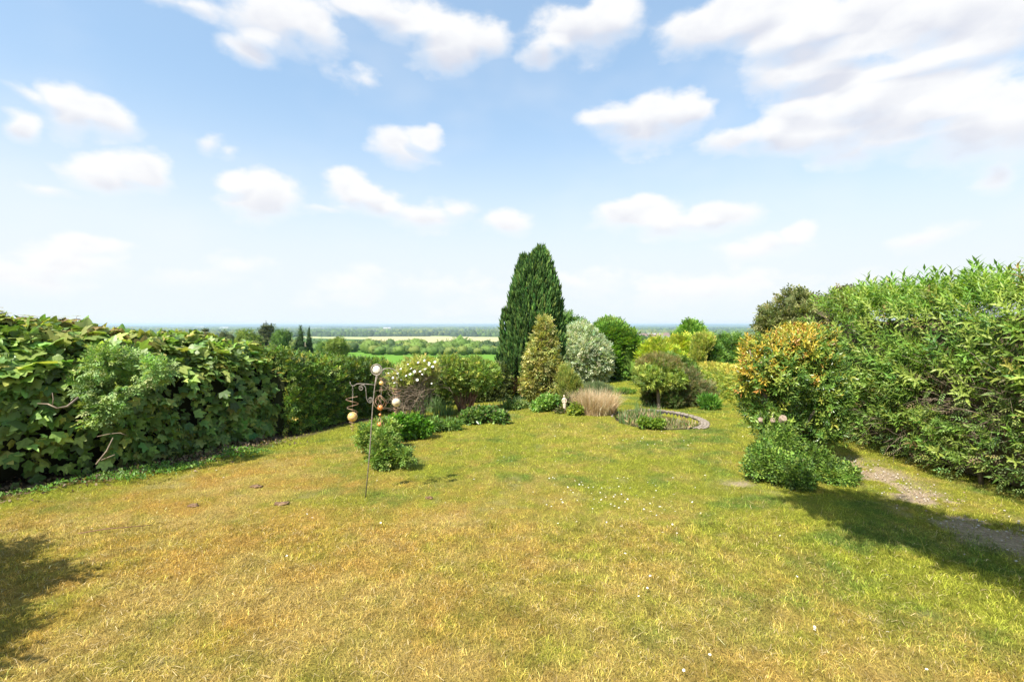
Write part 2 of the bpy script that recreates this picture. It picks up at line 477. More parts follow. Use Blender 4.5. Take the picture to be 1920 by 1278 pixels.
def meancol(pal, k=.5):
    c = np.array([p[0] for p in pal]); w = np.array([p[1] for p in pal]); return tuple((c * w[:, None]).sum(0) / w.sum() * k)

def shrub(name, label, cat, blobs, n, tmpl, size, pal, seed=1, mat=None, fr=None, rough=.16, nf=2.5, depth=.12, gap=0.0, gapf=3.0,
          core=.74, stems=5, group=None, base=None, stemmat=None, stem_r=.018, clump=.35, cs=2.2, foliage='foliage', trunk=None, stem_top=.55, leafkind=None, corecol=None, zmin=None, lump=4, stray=.10):
    """a woody plant: stems or trunk, a solid core coloured dark for the shade inside, and leaves on real twigs over it"""
    r = np.random.default_rng(seed); mat = mat or M_LEAF
    B = np.array([b[:6] for b in blobs], float)
    cx, cy = (B[:, 0].mean(), B[:, 1].mean()) if base is None else base
    t = thing(name, label, cat, (cx, cy, float(gz(cx, cy))), group)
    p, nn = blob_pts(lumpy(blobs, lump, seed), n, r, rough, nf, depth, gap, gapf, zmin)
    if stray:                                   # odd sprigs reaching out past the rest
        k = r.random(len(p)) < stray; out_ = np.abs(r.normal(0, 1, len(p))) * float(np.mean(B[:, 3])) * .13
        p = p + nn * (out_ * k)[:, None]; p[:, 2] = np.maximum(p[:, 2], gz(0, p[:, 1]) if zmin is None else zmin)
    R = frames(nn, r, **(fr or {}))
    sz = r.uniform(size[0], size[1], len(p))
    V, T, C = scatter(tmpl, p, R, sz, colours(pal, p, r, clump=clump, cs=cs))
    o = add(foliage, mesh_np(foliage, V, T, mat, C), t)
    if core:
        V, T, C = blob_mesh(B, 3, core, rough + .04, nf, corecol or meancol(pal, .6))  # filler core, coloured darker than the leaves to read as shaded interior
        add('shade_core', mesh_np('shade_core', V, T, M_CORE, C, smooth=True), t)
    rr = random.Random(seed)
    if trunk:
        mb = MB(); g = Vector((cx, cy, float(gz(cx, cy)) - .05)); top = Vector(trunk[0]); 
        mid = g.lerp(top, .5) + Vector((rr.uniform(-.04, .04), rr.uniform(-.04, .04), 0))
        mb.tube([g, g.lerp(mid, .12), mid, top], [trunk[1] * 1.5, trunk[1] * 1.05, trunk[1] * .85, trunk[1] * .6], 9)
        for b in B:
            e = Vector((b[0] + rr.uniform(-.3, .3) * b[3], b[1] + rr.uniform(-.3, .3) * b[4], b[2] + rr.uniform(-.1, .4) * b[5]))
            s0 = g.lerp(top, rr.uniform(.55, .98)); mb.tube([s0, s0.lerp(e, .5) + Vector((0, 0, -.04 * (e - s0).length)), e], [trunk[1] * .5, trunk[1] * .3, trunk[1] * .1], 6)
        mb.build('trunk', stemmat or M_BARK, t)
    elif stems:
        mb = MB()
        for i in range(stems):
            b = B[rr.randrange(len(B))]; a = rr.uniform(0, 6.28)
            x0, y0 = cx + .25 * b[3] * math.cos(a), cy + .25 * b[4] * math.sin(a)
            g = Vector((x0, y0, float(gz(x0, y0)) - .03))
            e = Vector((b[0] + rr.uniform(-.6, .6) * b[3], b[1] + rr.uniform(-.6, .6) * b[4], b[2] + rr.uniform(0, stem_top) * b[5]))
            m1 = g.lerp(e, .5) + Vector((rr.uniform(-.06, .06), rr.uniform(-.06, .06), 0))
            mb.tube([g, m1, e], [stem_r, stem_r * .75, stem_r * .35], 5)
        mb.build('stem', stemmat or M_TWIG, t)
    return t

def twig_mesh(starts, dirs, length, r0, rr, seg=4, wob=.25, droop=0.0, k=3, fork=0):
    mb = MB()
    def go(p, d, L, rad, depth):
        pts = [p]; q = Vector(p); dd = Vector(d).normalized()
        for i in range(seg):
            dd = (dd + Vector((rr.uniform(-wob, wob), rr.uniform(-wob, wob), rr.uniform(-wob, wob) - droop))).normalized()
            q = q + dd * L / seg; pts.append(q.copy())
            if depth and i >= 1 and rr.random() < .6:
                go(q.copy(), dd + Vector((rr.uniform(-1, 1), rr.uniform(-1, 1), rr.uniform(-.5, .8))), L * .5, rad * .6, depth - 1)
        mb.tube(pts, [rad * (1 - .75 * i / seg) for i in range(seg + 1)], k, cap=False)
    for p, d in zip(starts, dirs): go(Vector(p), Vector(d), length * rr.uniform(.6, 1.3), r0 * rr.uniform(.6, 1.3), fork)
    return mb

# ------------------------------------------------------------------ ground far and near
def field_mat():
    m, nt, N, L = new_mat('countryside')
    tc = N.new('ShaderNodeTexCoord')
    sp = N.new('ShaderNodeSeparateXYZ'); L.new(tc.outputs['Object'], sp.inputs[0])
    wv = N.new('ShaderNodeTexNoise'); wv.inputs['Scale'].default_value = .003; L.new(tc.outputs['Object'], wv.inputs['Vector'])
    ad = N.new('ShaderNodeVectorMath'); ad.operation = 'MULTIPLY_ADD'; L.new(wv.outputs['Color'], ad.inputs[0]); ad.inputs[1].default_value = (160, 160, 0); L.new(tc.outputs['Object'], ad.inputs[2])
    mp = N.new('ShaderNodeMapping'); L.new(ad.outputs[0], mp.inputs[0]); mp.inputs['Scale'].default_value = (1 / 330, 1 / 420, 0)
    vo = N.new('ShaderNodeTexVoronoi'); vo.inputs['Scale'].default_value = 1.0; L.new(mp.outputs[0], vo.inputs['Vector'])
    sr = N.new('ShaderNodeSeparateColor'); L.new(vo.outputs['Color'], sr.inputs[0])
    cr = N.new('ShaderNodeValToRGB'); cr.color_ramp.interpolation = 'CONSTANT'; L.new(sr.outputs[0], cr.inputs[0])
    e = cr.color_ramp.elements; e[0].position = 0; e[0].color = (.07, .13, .025, 1)
    e[1].position = .25; e[1].color = (.12, .17, .045, 1)
    for ps, c in ((.42, (.055, .10, .025)), (.58, (.26, .24, .11)), (.7, (.16, .19, .06)), (.82, (.30, .24, .15)), (.92, (.08, .12, .03))):
        x = e.new(ps); x.color = (*c, 1)
    # the sloping crop field just beyond the garden
    nz = N.new('ShaderNodeTexNoise'); nz.inputs['Scale'].default_value = .35; nz.inputs['Detail'].default_value = 6; L.new(tc.outputs['Object'], nz.inputs['Vector'])
    cf = N.new('ShaderNodeMix'); cf.data_type = 'RGBA'; L.new(nz.outputs[0], cf.inputs[0]); cf.inputs[6].default_value = (.095, .20, .028, 1); cf.inputs[7].default_value = (.14, .27, .045, 1)
    near = N.new('ShaderNodeMapRange'); L.new(sp.outputs[1], near.inputs[0]); near.inputs[1].default_value = 560; near.inputs[2].default_value = 600
    mx = N.new('ShaderNodeMix'); mx.data_type = 'RGBA'; L.new(near.outputs[0], mx.inputs[0]); L.new(cf.outputs[2], mx.inputs[6]); L.new(cr.outputs[0], mx.inputs[7])
    p = N.new('ShaderNodeBsdfDiffuse'); L.new(mx.outputs[2], p.inputs['Color'])
    o = N.new('ShaderNodeOutputMaterial'); L.new(p.outputs[0], o.inputs[0])
    return m

def build_ground():
    ys = np.concatenate([-np.geomspace(13000, 2, 14), np.arange(0, 40, 2.0), np.geomspace(40, 13000, 90)])
    xs = np.concatenate([-np.geomspace(13000, 3, 34), [0], np.geomspace(3, 13000, 34)])
    X, Y = np.meshgrid(xs, ys); nx, ny = len(xs), len(ys)
    r = np.hypot(X, Y)
    Z = gz(X, Y) - np.where((Y < 25) & (np.abs(X) < 14), .5, 0.0)
    Z = Z + sst(800, 3000, r) * 6 * (fbm2(X.ravel(), Y.ravel(), 1 / 1500., 2).reshape(X.shape) - .5)
    V = np.stack([X.ravel(), Y.ravel(), Z.ravel()], 1)
    i = np.arange(ny - 1)[:, None] * nx + np.arange(nx - 1)[None]
    T = np.stack([i, i + 1, i + nx + 1, i + nx], 2).reshape(-1, 4)
    add('ground', mesh_np('ground', V, T, field_mat(), smooth=True), kind='structure')
    # low hills along the horizon
    px = np.linspace(-1600, 3500, 200); k = np.tan(np.arctan((px - 960) / F))
    D = 12300.0
    rows = []
    for j, f in enumerate((0, .35, .7, 1.0, .6, 0)):
        az = np.arctan(k) * 1.2
        d = D - 900 + j * 260
        hh = (26 + 34 * fbm2(az * 6, az * 0 + 1, 1.0, 3) + 22 * sst(-.5, .9, az) * fbm2(az * 3, az * 0 + 5, 1.0, 2)) * f - 47
        rows.append(np.stack([np.sin(az) * d, np.cos(az) * d, hh], 1))
    V = np.concatenate(rows); n = len(px); i = np.arange(5)[:, None] * n + np.arange(n - 1)[None]
    T = np.stack([i, i + 1, i + n + 1, i + n], 2).reshape(-1, 4)
    add('hills', mesh_np('hills', V, T, plain_mat('far_hill', (.04, .07, .03), (.12, .12, .05), .002, .95, 0), smooth=True), kind='structure')
    # pale stubble field and two crop strips on the plain
    def strip(name, pts, c1, c2, lift=.5):
        w = [G(*q) for q in pts]
        # subdivided so it follows the slope: quad strip between lower and upper edge
        lo, up = w[:len(w) // 2], w[len(w) // 2:][::-1]
        V = []; m = 10
        for a, b in zip(lo, up):
            for s in range(m + 1):
                y = a.y + (b.y - a.y) * s / m; x = a.x + (b.x - a.x) * s / m; V.append((x, y, float(gz(x, y)) + lift))
        T = [(i * (m + 1) + s, (i + 1) * (m + 1) + s, (i + 1) * (m + 1) + s + 1, i * (m + 1) + s + 1) for i in range(len(lo) - 1) for s in range(m)]
        add(name, mesh_np(name, np.array(V), np.array(T), plain_mat(name + '_crop', c1, c2, .02, .95, 0)), kind='structure')
    strip('pale_field', [(690, 638), (760, 643), (830, 651), (980, 657), (980, 633), (830, 631), (760, 630), (690, 631)], (.36, .33, .14), (.42, .38, .18), 1.0)
    strip('meadow', [(560, 634), (600, 635), (690, 637), (690, 632), (600, 631), (560, 631)], (.30, .33, .12), (.36, .36, .15), .8)
build_ground()

# lawn: bare path strip on the right, soil under the left hedge, dry golden grass near, greener further off
POND = (3.58, 12.0, .98, 1.38)
HEDGE_FACE = [(-9.6, 2.0), (-7.9, 4.4), (-6.75, 6.1), (-5.7, 7.5), (-4.65, 10.3), (-3.75, 12.6), (-3.2, 14.2)]
def face_x(y):
    a = np.array(HEDGE_FACE); return np.interp(y, a[:, 1], a[:, 0])
def lawn_fields(x, y):
    big = fbm2(x, y, .55, 3); mid = fbm2(x, y, 1.7, 3, 3.3); fine = fbm2(x, y, 5.0, 3, 7.1)
    green = .10 + .62 * sst(3.6, 8.0, y + .75 * x) + .30 * sst(12, 18, y) + .12 * sst(.5, 3.5, x)
    green = green + .09 + .55 * (big - .5) + .75 * (mid - .5) + 1.2 * (fine - .5)
    green = green + .7 * np.exp(-((x + 1.7) ** 2 / .9 + (y - 6.0) ** 2 / .12)) + .55 * np.exp(-((x + 1.3) ** 2 / .5 + (y - 7.2) ** 2 / .12))
    green = green + .55 * np.exp(-((x - 3.9) ** 2 / .7 + (y - 3.6) ** 2 / .4))
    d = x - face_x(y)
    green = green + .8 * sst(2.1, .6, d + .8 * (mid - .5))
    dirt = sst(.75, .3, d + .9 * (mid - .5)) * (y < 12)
    # path: runs beside the right hedge
    px = 5.2 + .12 * np.sin(y * .9) + .06 * (y - 6)
    w = .72
    pth = sst(w, .15, np.abs(x - px) + .9 * (mid - .5)) * sst(2.2, 3.2, y) * sst(8.6, 7.4, y)
    pth = pth * sst(.43, .50, fbm2(x, y, 3.0, 4, 9.0) + .06)
    pth = np.maximum(pth, .9 * np.exp(-((x - 3.15) ** 2 / .10 + (y - 6.55) ** 2 / .05)) * sst(.35, .55, fine))
    bare = .75 * sst(.70, .78, fbm2(x, y, 2.3, 2, 21.0)) * sst(.45, .6, fine)
    return np.clip(green, 0, 1), np.clip(dirt, 0, 1), np.clip(np.maximum(pth, bare * .3), 0, 1)
STRAW = np.array([.49, .345, .098]); STRAW2 = np.array([.47, .275, .055]); GREEN = np.array([.285, .305, .032]); GREEN2 = np.array([.155, .225, .032])
def lawn_col(x, y, r=None, j=0.0):
    g, d, p = lawn_fields(x, y)
    org = ((.38 + .30 * sst(1.5, -2.5, x)) * sst(.40, .66, fbm2(x, y, 2.1, 4, 31.0) + .06 * sst(1.5, -2.5, x)))[:, None]
    deep = (sst(.5, .72, fbm2(x, y, 1.9, 3, 41.0)) * (.3 + .7 * g))[:, None]
    dry = STRAW * (1 - org) + STRAW2 * org; grn = GREEN * (1 - deep) + GREEN2 * deep
    t = np.clip(g + (r.normal(0, j, len(x)) if j else 0), 0, 1)[:, None]
    c = dry * (1 - t) + grn * t
    return c, d, p

def lawn_mat():
    m, nt, N, L = new_mat('lawn_turf')
    a = N.new('ShaderNodeAttribute'); a.attribute_name = 'col'
    tc = N.new('ShaderNodeTexCoord')
    def nz(s, d, st=(1, 1, 1), rot=0):
        mp = N.new('ShaderNodeMapping'); L.new(tc.outputs['Object'], mp.inputs[0]); mp.inputs['Scale'].default_value = st; mp.inputs['Rotation'].default_value = (0, 0, rot)
        n = N.new('ShaderNodeTexNoise'); n.inputs['Scale'].default_value = s; n.inputs['Detail'].default_value = d; n.inputs['Roughness'].default_value = .65; L.new(mp.outputs[0], n.inputs['Vector']); return n.outputs[0]
    f1, f2 = nz(70, 5, (1, .45, 1), .4), nz(22, 5)
    mr = N.new('ShaderNodeMapRange'); L.new(f1, mr.inputs[0]); mr.inputs[1].default_value = .3; mr.inputs[2].default_value = .7; mr.inputs[3].default_value = .5; mr.inputs[4].default_value = 1.25
    mr2 = N.new('ShaderNodeMapRange'); L.new(f2, mr2.inputs[0]); mr2.inputs[1].default_value = .3; mr2.inputs[2].default_value = .7; mr2.inputs[3].default_value = .75; mr2.inputs[4].default_value = 1.2
    mu = N.new('ShaderNodeMath'); mu.operation = 'MULTIPLY'; L.new(mr.outputs[0], mu.inputs[0]); L.new(mr2.outputs[0], mu.inputs[1])
    sc = N.new('ShaderNodeVectorMath'); sc.operation = 'SCALE'; L.new(a.outputs['Color'], sc.inputs[0]); L.new(mu.outputs[0], sc.inputs['Scale'])
    p = N.new('ShaderNodeBsdfPrincipled'); L.new(sc.outputs[0], p.inputs['Base Color']); p.inputs['Roughness'].default_value = .95; p.inputs['Specular IOR Level'].default_value = .1
    b = N.new('ShaderNodeBump'); b.inputs['Strength'].default_value = .8; b.inputs['Distance'].default_value = .03; L.new(mu.outputs[0], b.inputs['Height']); L.new(b.outputs[0], p.inputs['Normal'])
    o = N.new('ShaderNodeOutputMaterial'); L.new(p.outputs[0], o.inputs[0]); return m

def build_lawn():
    ys = np.concatenate([np.arange(-6, 2, .4), np.arange(2, 9, .045), np.arange(9, 26.01, .10)])
    xs = np.concatenate([np.arange(-12, -8, .3), np.arange(-8, 8, .06), np.arange(8, 14.01, .3)])
    X, Y = np.meshgrid(xs, ys); x, y = X.ravel(), Y.ravel()
    c, d, p = lawn_col(x, y)
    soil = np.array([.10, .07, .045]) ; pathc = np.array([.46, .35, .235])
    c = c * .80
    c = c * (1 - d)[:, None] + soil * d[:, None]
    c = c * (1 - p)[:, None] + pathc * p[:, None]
    z = gz(x, y) + .05 * (fbm2(x, y, .5, 2) - .5) + .028 * (fbm2(x, y, 4, 3, 2.0) - .5)
    e = np.sqrt(((x - POND[0]) / POND[2]) ** 2 + ((y - POND[1]) / POND[3]) ** 2)
    z = z - .30 * sst(1.0, .9, e)
    nx = len(xs); i = np.arange(len(ys) - 1)[:, None] * nx + np.arange(nx - 1)[None]
    T = np.stack([i, i + 1, i + nx + 1, i + nx], 2).reshape(-1, 4)
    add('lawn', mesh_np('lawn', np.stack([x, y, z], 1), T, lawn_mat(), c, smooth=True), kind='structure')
    # blades
    r = np.random.default_rng(11)
    Vs, Ts, Cs = [], [], []; b = 0
    for (y0, y1, dens, hh, ww, seg) in ((2.3, 3.6, 11000, .023, .0030, 2), (3.6, 5.2, 7500, .024, .0036, 2), (5.2, 7.5, 4200, .027, .0046, 1), (7.5, 11, 2100, .029, .0065, 1), (11, 17, 700, .032, .011, 1), (17, 25, 220, .035, .019, 1)):
        hw = lambda y: np.minimum(y * 1.13 + .2, 8.5)
        n = int(dens * (y1 - y0) * 2 * hw((y0 + y1) / 2))
        y = r.uniform(y0, y1, n); x = r.uniform(-1, 1, n) * hw(np.full(n, y1))
        k = (np.abs(x) < hw(y)) & (x > face_x(y) - .1)
        x, y = x[k], y[k]
        c, d, p = lawn_col(x, y, r, .22)
        e = np.sqrt(((x - POND[0]) / (POND[2] + .22)) ** 2 + ((y - POND[1]) / (POND[3] + .22)) ** 2)
        g, _, _ = lawn_fields(x, y)
        tuft = fbm2(x, y, 9, 2, 5.0)
        k = (r.random(len(x)) > np.maximum(d * .85, p * .93)) & (e > 1.0) & (r.random(len(x)) < .35 + 1.3 * tuft)
        x, y, c, g, tuft = x[k], y[k], c[k], g[k], tuft[k]; n = len(x)
        v = np.exp(r.normal(0, .30, n)) * (.68 + .62 * sst(.3, .7, fbm2(x, y, 13.0, 2, 15.0))); c = c * v[:, None]
        pale = r.random(n) < .07 * (1 - g) + .015; c[pale] = np.array([.60, .47, .24]) * v[pale][:, None].clip(.7, 1.15)
        h = hh * np.exp(r.normal(0, .35, n)) * (.75 + .7 * (tuft)) * (1 + .35 * g); w = ww * r.uniform(.7, 1.3, n)
        a = r.uniform(0, 6.283, n) + 1.2 * (fbm2(x, y, 2.5, 2, 8.) - .5)
        lean = np.abs(r.normal(1.0, .5, n))
        z = gz(x, y) + .05 * (fbm2(x, y, .5, 2) - .5) + .028 * (fbm2(x, y, 4, 3, 2.0) - .5) - .004
        dx, dy = np.cos(a), np.sin(a); th = r.uniform(0, 6.283, n); sx, sy = np.cos(th) * w / 2, np.sin(th) * w / 2
        if seg == 2:
            m = .5
            P0 = np.stack([x - sx, y - sy, z], 1); P1 = np.stack([x + sx, y + sy, z], 1)
            mx_, my_, mz = x + dx * h * lean * .35, y + dy * h * lean * .35, z + h * .6
            P2 = np.stack([mx_ + sx * .8, my_ + sy * .8, mz], 1); P3 = np.stack([mx_ - sx * .8, my_ - sy * .8, mz], 1)
            P4 = np.stack([x + dx * h * lean * 1.1, y + dy * h * lean * 1.1, z + h * np.clip(1.05 - .35 * lean, .3, 1)], 1)
            V = np.stack([P0, P1, P2, P3, P4], 1); T0 = np.array([(0, 1, 2), (0, 2, 3), (3, 2, 4)]); kv = 5
        else:
            P0 = np.stack([x - sx, y - sy, z], 1); P1 = np.stack([x + sx, y + sy, z], 1)
            P4 = np.stack([x + dx * h * lean, y + dy * h * lean, z + h * np.clip(1.05 - .35 * lean, .3, 1)], 1)
            V = np.stack([P0, P1, P4], 1); T0 = np.array([(0, 1, 2)]); kv = 3
        Vs.append(V.reshape(-1, 3)); Ts.append((T0[None] + (np.arange(n) * kv)[:, None, None]).reshape(-1, 3) + b); b += n * kv
        Cs.append(np.repeat(c, kv, 0))
    # long loose straws lying on the near turf
    n = 2600; y = 2.4 + 3.6 * r.random(n) ** 1.4; x = r.uniform(-1.1, 1.1, n) * y; a = r.uniform(0, 6.283, n); L = r.uniform(.03, .09, n); w = r.uniform(.0012, .0022, n)
    k = fbm2(x, y, 1.5, 2, 12.) > .44; x, y, a, L, w = x[k], y[k], a[k], L[k], w[k]; n = len(x)
    z = gz(x, y) + .05 * (fbm2(x, y, .5, 2) - .5) + .028 * (fbm2(x, y, 4, 3, 2.0) - .5) + .016; dx, dy = np.cos(a), np.sin(a)
    V = np.stack([np.stack([x - dy * w, y + dx * w, z], 1), np.stack([x + dy * w, y - dx * w, z], 1), np.stack([x + dx * L * .5 + dy * w, y + dy * L * .5 - dx * w, z + .012], 1), np.stack([x + dx * L * .5 - dy * w, y + dy * L * .5 + dx * w, z + .012], 1), np.stack([x + dx * L + dy * L * .15, y + dy * L - dx * L * .15, z + .004], 1)], 1)
    T0 = np.array([(0, 1, 2), (0, 2, 3), (3, 2, 4)]); Vs.append(V.reshape(-1, 3)); Ts.append((T0[None] + (np.arange(n) * 5)[:, None, None]).reshape(-1, 3) + b); b += n * 5
    Cs.append(np.repeat(np.array([.56, .44, .22]) * np.exp(r.normal(0, .22, (n, 1))), 5, 0))
    V, T, C = np.concatenate(Vs), np.concatenate(Ts), np.concatenate(Cs)
    add('grass', mesh_np('grass', V, T, M_GRASS, np.clip(C, .01, .8)), label='short dry golden and green grass blades covering the lawn', cat='grass', kind='stuff')
build_lawn()

# ------------------------------------------------------------------ left hedge of broad lobed leaves
def hedge_pts(path, width, height, n, r, bulge=.14, low=0.0, nf=1.6, depth=.10, expo=3.2, gap=0.0, gapf=2.0, lean=0.0):
    """points on the skin of a hedge that follows path (x, y); width and height vary along it"""
    path = np.array(path, float); seg = np.linalg.norm(np.diff(path, axis=0), axis=1); s = np.concatenate([[0], np.cumsum(seg)])
    L = s[-1]; u = r.uniform(0, L, n)
    x, y = np.interp(u, s, path[:, 0]), np.interp(u, s, path[:, 1])
    tx, ty = np.interp(u + .2, s, path[:, 0]) - np.interp(u - .2, s, path[:, 0]), np.interp(u + .2, s, path[:, 1]) - np.interp(u - .2, s, path[:, 1])
    tl = np.hypot(tx, ty); tx, ty = tx / tl, ty / tl; rx, ry = ty, -tx            # right-hand side
    W = np.interp(u / L, np.linspace(0, 1, len(width)), width) / 2; Ht = np.interp(u / L, np.linspace(0, 1, len(height)), height)
    k3 = r.random(n); lowr, lowl = k3 < .34, k3 > .90
    th = r.uniform(0, math.pi, n); ct, st = np.cos(th), np.sin(th)
    q = (np.abs(ct) ** expo + np.abs(st) ** expo) ** (-1 / expo)
    a, c = ct * q, st * q
    a = np.where(lowr, 1.0, np.where(lowl, -1.0, a)); c = np.where(lowr | lowl, r.uniform(2 * low - 1, 0.03, n), c)
    f = 1 + bulge * 2 * (fbm(np.stack([x, y, c * 2 + a], 1), nf, 3) - .5) - np.minimum(r.exponential(depth, n), .5)
    a = a * f; c = np.where(c > 0, c * f, c)
    hz0 = .5
    lat = a * W; z = (hz0 + (1 - hz0) * c) * Ht * 1.0
    px, py = x + rx * lat + rx * lean * z, y + ry * lat + ry * lean * z
    g = gz(px, py)
    nl = np.sign(a) * np.abs(a) ** (expo - 1) / np.maximum(W, .1); nz_ = np.sign(c) * np.abs(c) ** (expo - 1) / np.maximum((1 - hz0) * Ht, .1)
    nz_ = np.where(c < .05, -.15, nz_)
    nn = norm(np.stack([rx * nl, ry * nl, nz_], 1))
    p = np.stack([px, py, g + z], 1)
    if gap: k = noise3(p, gapf) > gap; p, nn = p[k], nn[k]
    return p, nn
def hedge_core(path, width, height, col, k=.8, nf=1.6, bulge=.2, seg=40, ring=18):
    path = np.array(path, float); sg = np.linalg.norm(np.diff(path, axis=0), axis=1); s = np.concatenate([[0], np.cumsum(sg)]); L = s[-1]
    V = []
    for i in range(seg + 1):
        u = L * i / seg; kk = k * (.5 if i in (0, seg) else 1)
        x, y = np.interp(u, s, path[:, 0]), np.interp(u, s, path[:, 1]); x2, y2 = np.interp(u + .3, s, path[:, 0]), np.interp(u + .3, s, path[:, 1]); x1, y1 = np.interp(u - .3, s, path[:, 0]), np.interp(u - .3, s, path[:, 1])
        t = np.array([x2 - x1, y2 - y1]); t /= np.linalg.norm(t); rx, ry = t[1], -t[0]
        W = np.interp(i / seg, np.linspace(0, 1, len(width)), width) / 2 * kk; Ht = np.interp(i / seg, np.linspace(0, 1, len(height)), height) * (.5 + .5 * kk)
        for j in range(ring + 1):
            th = math.pi * (-.2 + 1.4 * j / ring); ct, st = math.cos(th), math.sin(th); q = (abs(ct) ** 3 + abs(st) ** 3) ** (-1 / 3.)
            f = 1 + bulge * 2 * (float(fbm(np.array([[x, y, st * 2 + ct]]), nf, 3)[0]) - .5)
            z = max(.5 + .5 * st * q * f, -.02) * Ht if st > 0 else max(0, .5 + st * .8) * Ht
            V.append((x + rx * ct * q * W * f, y + ry * ct * q * W * f, float(gz(x, y)) + z))
    m = ring + 1; T = [(i * m + j, (i + 1) * m + j, (i + 1) * m + j + 1, i * m + j + 1) for i in range(seg) for j in range(ring)]
    return mesh_np('shade_core', np.array(V), np.array(T), M_CORE, np.tile(np.array(col), (len(V), 1)), smooth=True)  # filler skin; the given dark colour paints in the shade within the hedge

def leaf_objects(parent, tmpl, name, mat, pos, R, size, col):
    """single leaves or shoots as objects of their own that share one mesh"""
    me = mesh_np(name, tmpl[0], tmpl[1], mat)
    for i in range(len(pos)):
        o = bpy.data.objects.new(name, me); link(o); o.parent = parent
        Mx = Matrix([list(R[i][0]) , list(R[i][1]), list(R[i][2])]).to_4x4()
        o.matrix_local = Matrix.Translation(Vector(pos[i]) - parent.location) @ Mx @ Matrix.Scale(float(size[i]), 4)
        o.color = (*[float(c) for c in col[i]], 1)

def biggest(pos, nn, size, n=300):
    c = np.array([0, 0, H]); d = c - pos; dist = np.linalg.norm(d, axis=1)
    vis = ((nn * d).sum(1) / dist > .05) & (np.abs(pos[:, 0] / pos[:, 1]) < 1.05) & (pos[:, 2] > gz(0, pos[:, 1]) + .5)
    sc = np.where(vis, size / dist, 0)
    idx = np.argsort(-sc)[:n]; m = np.zeros(len(pos), bool); m[idx] = True
    return m

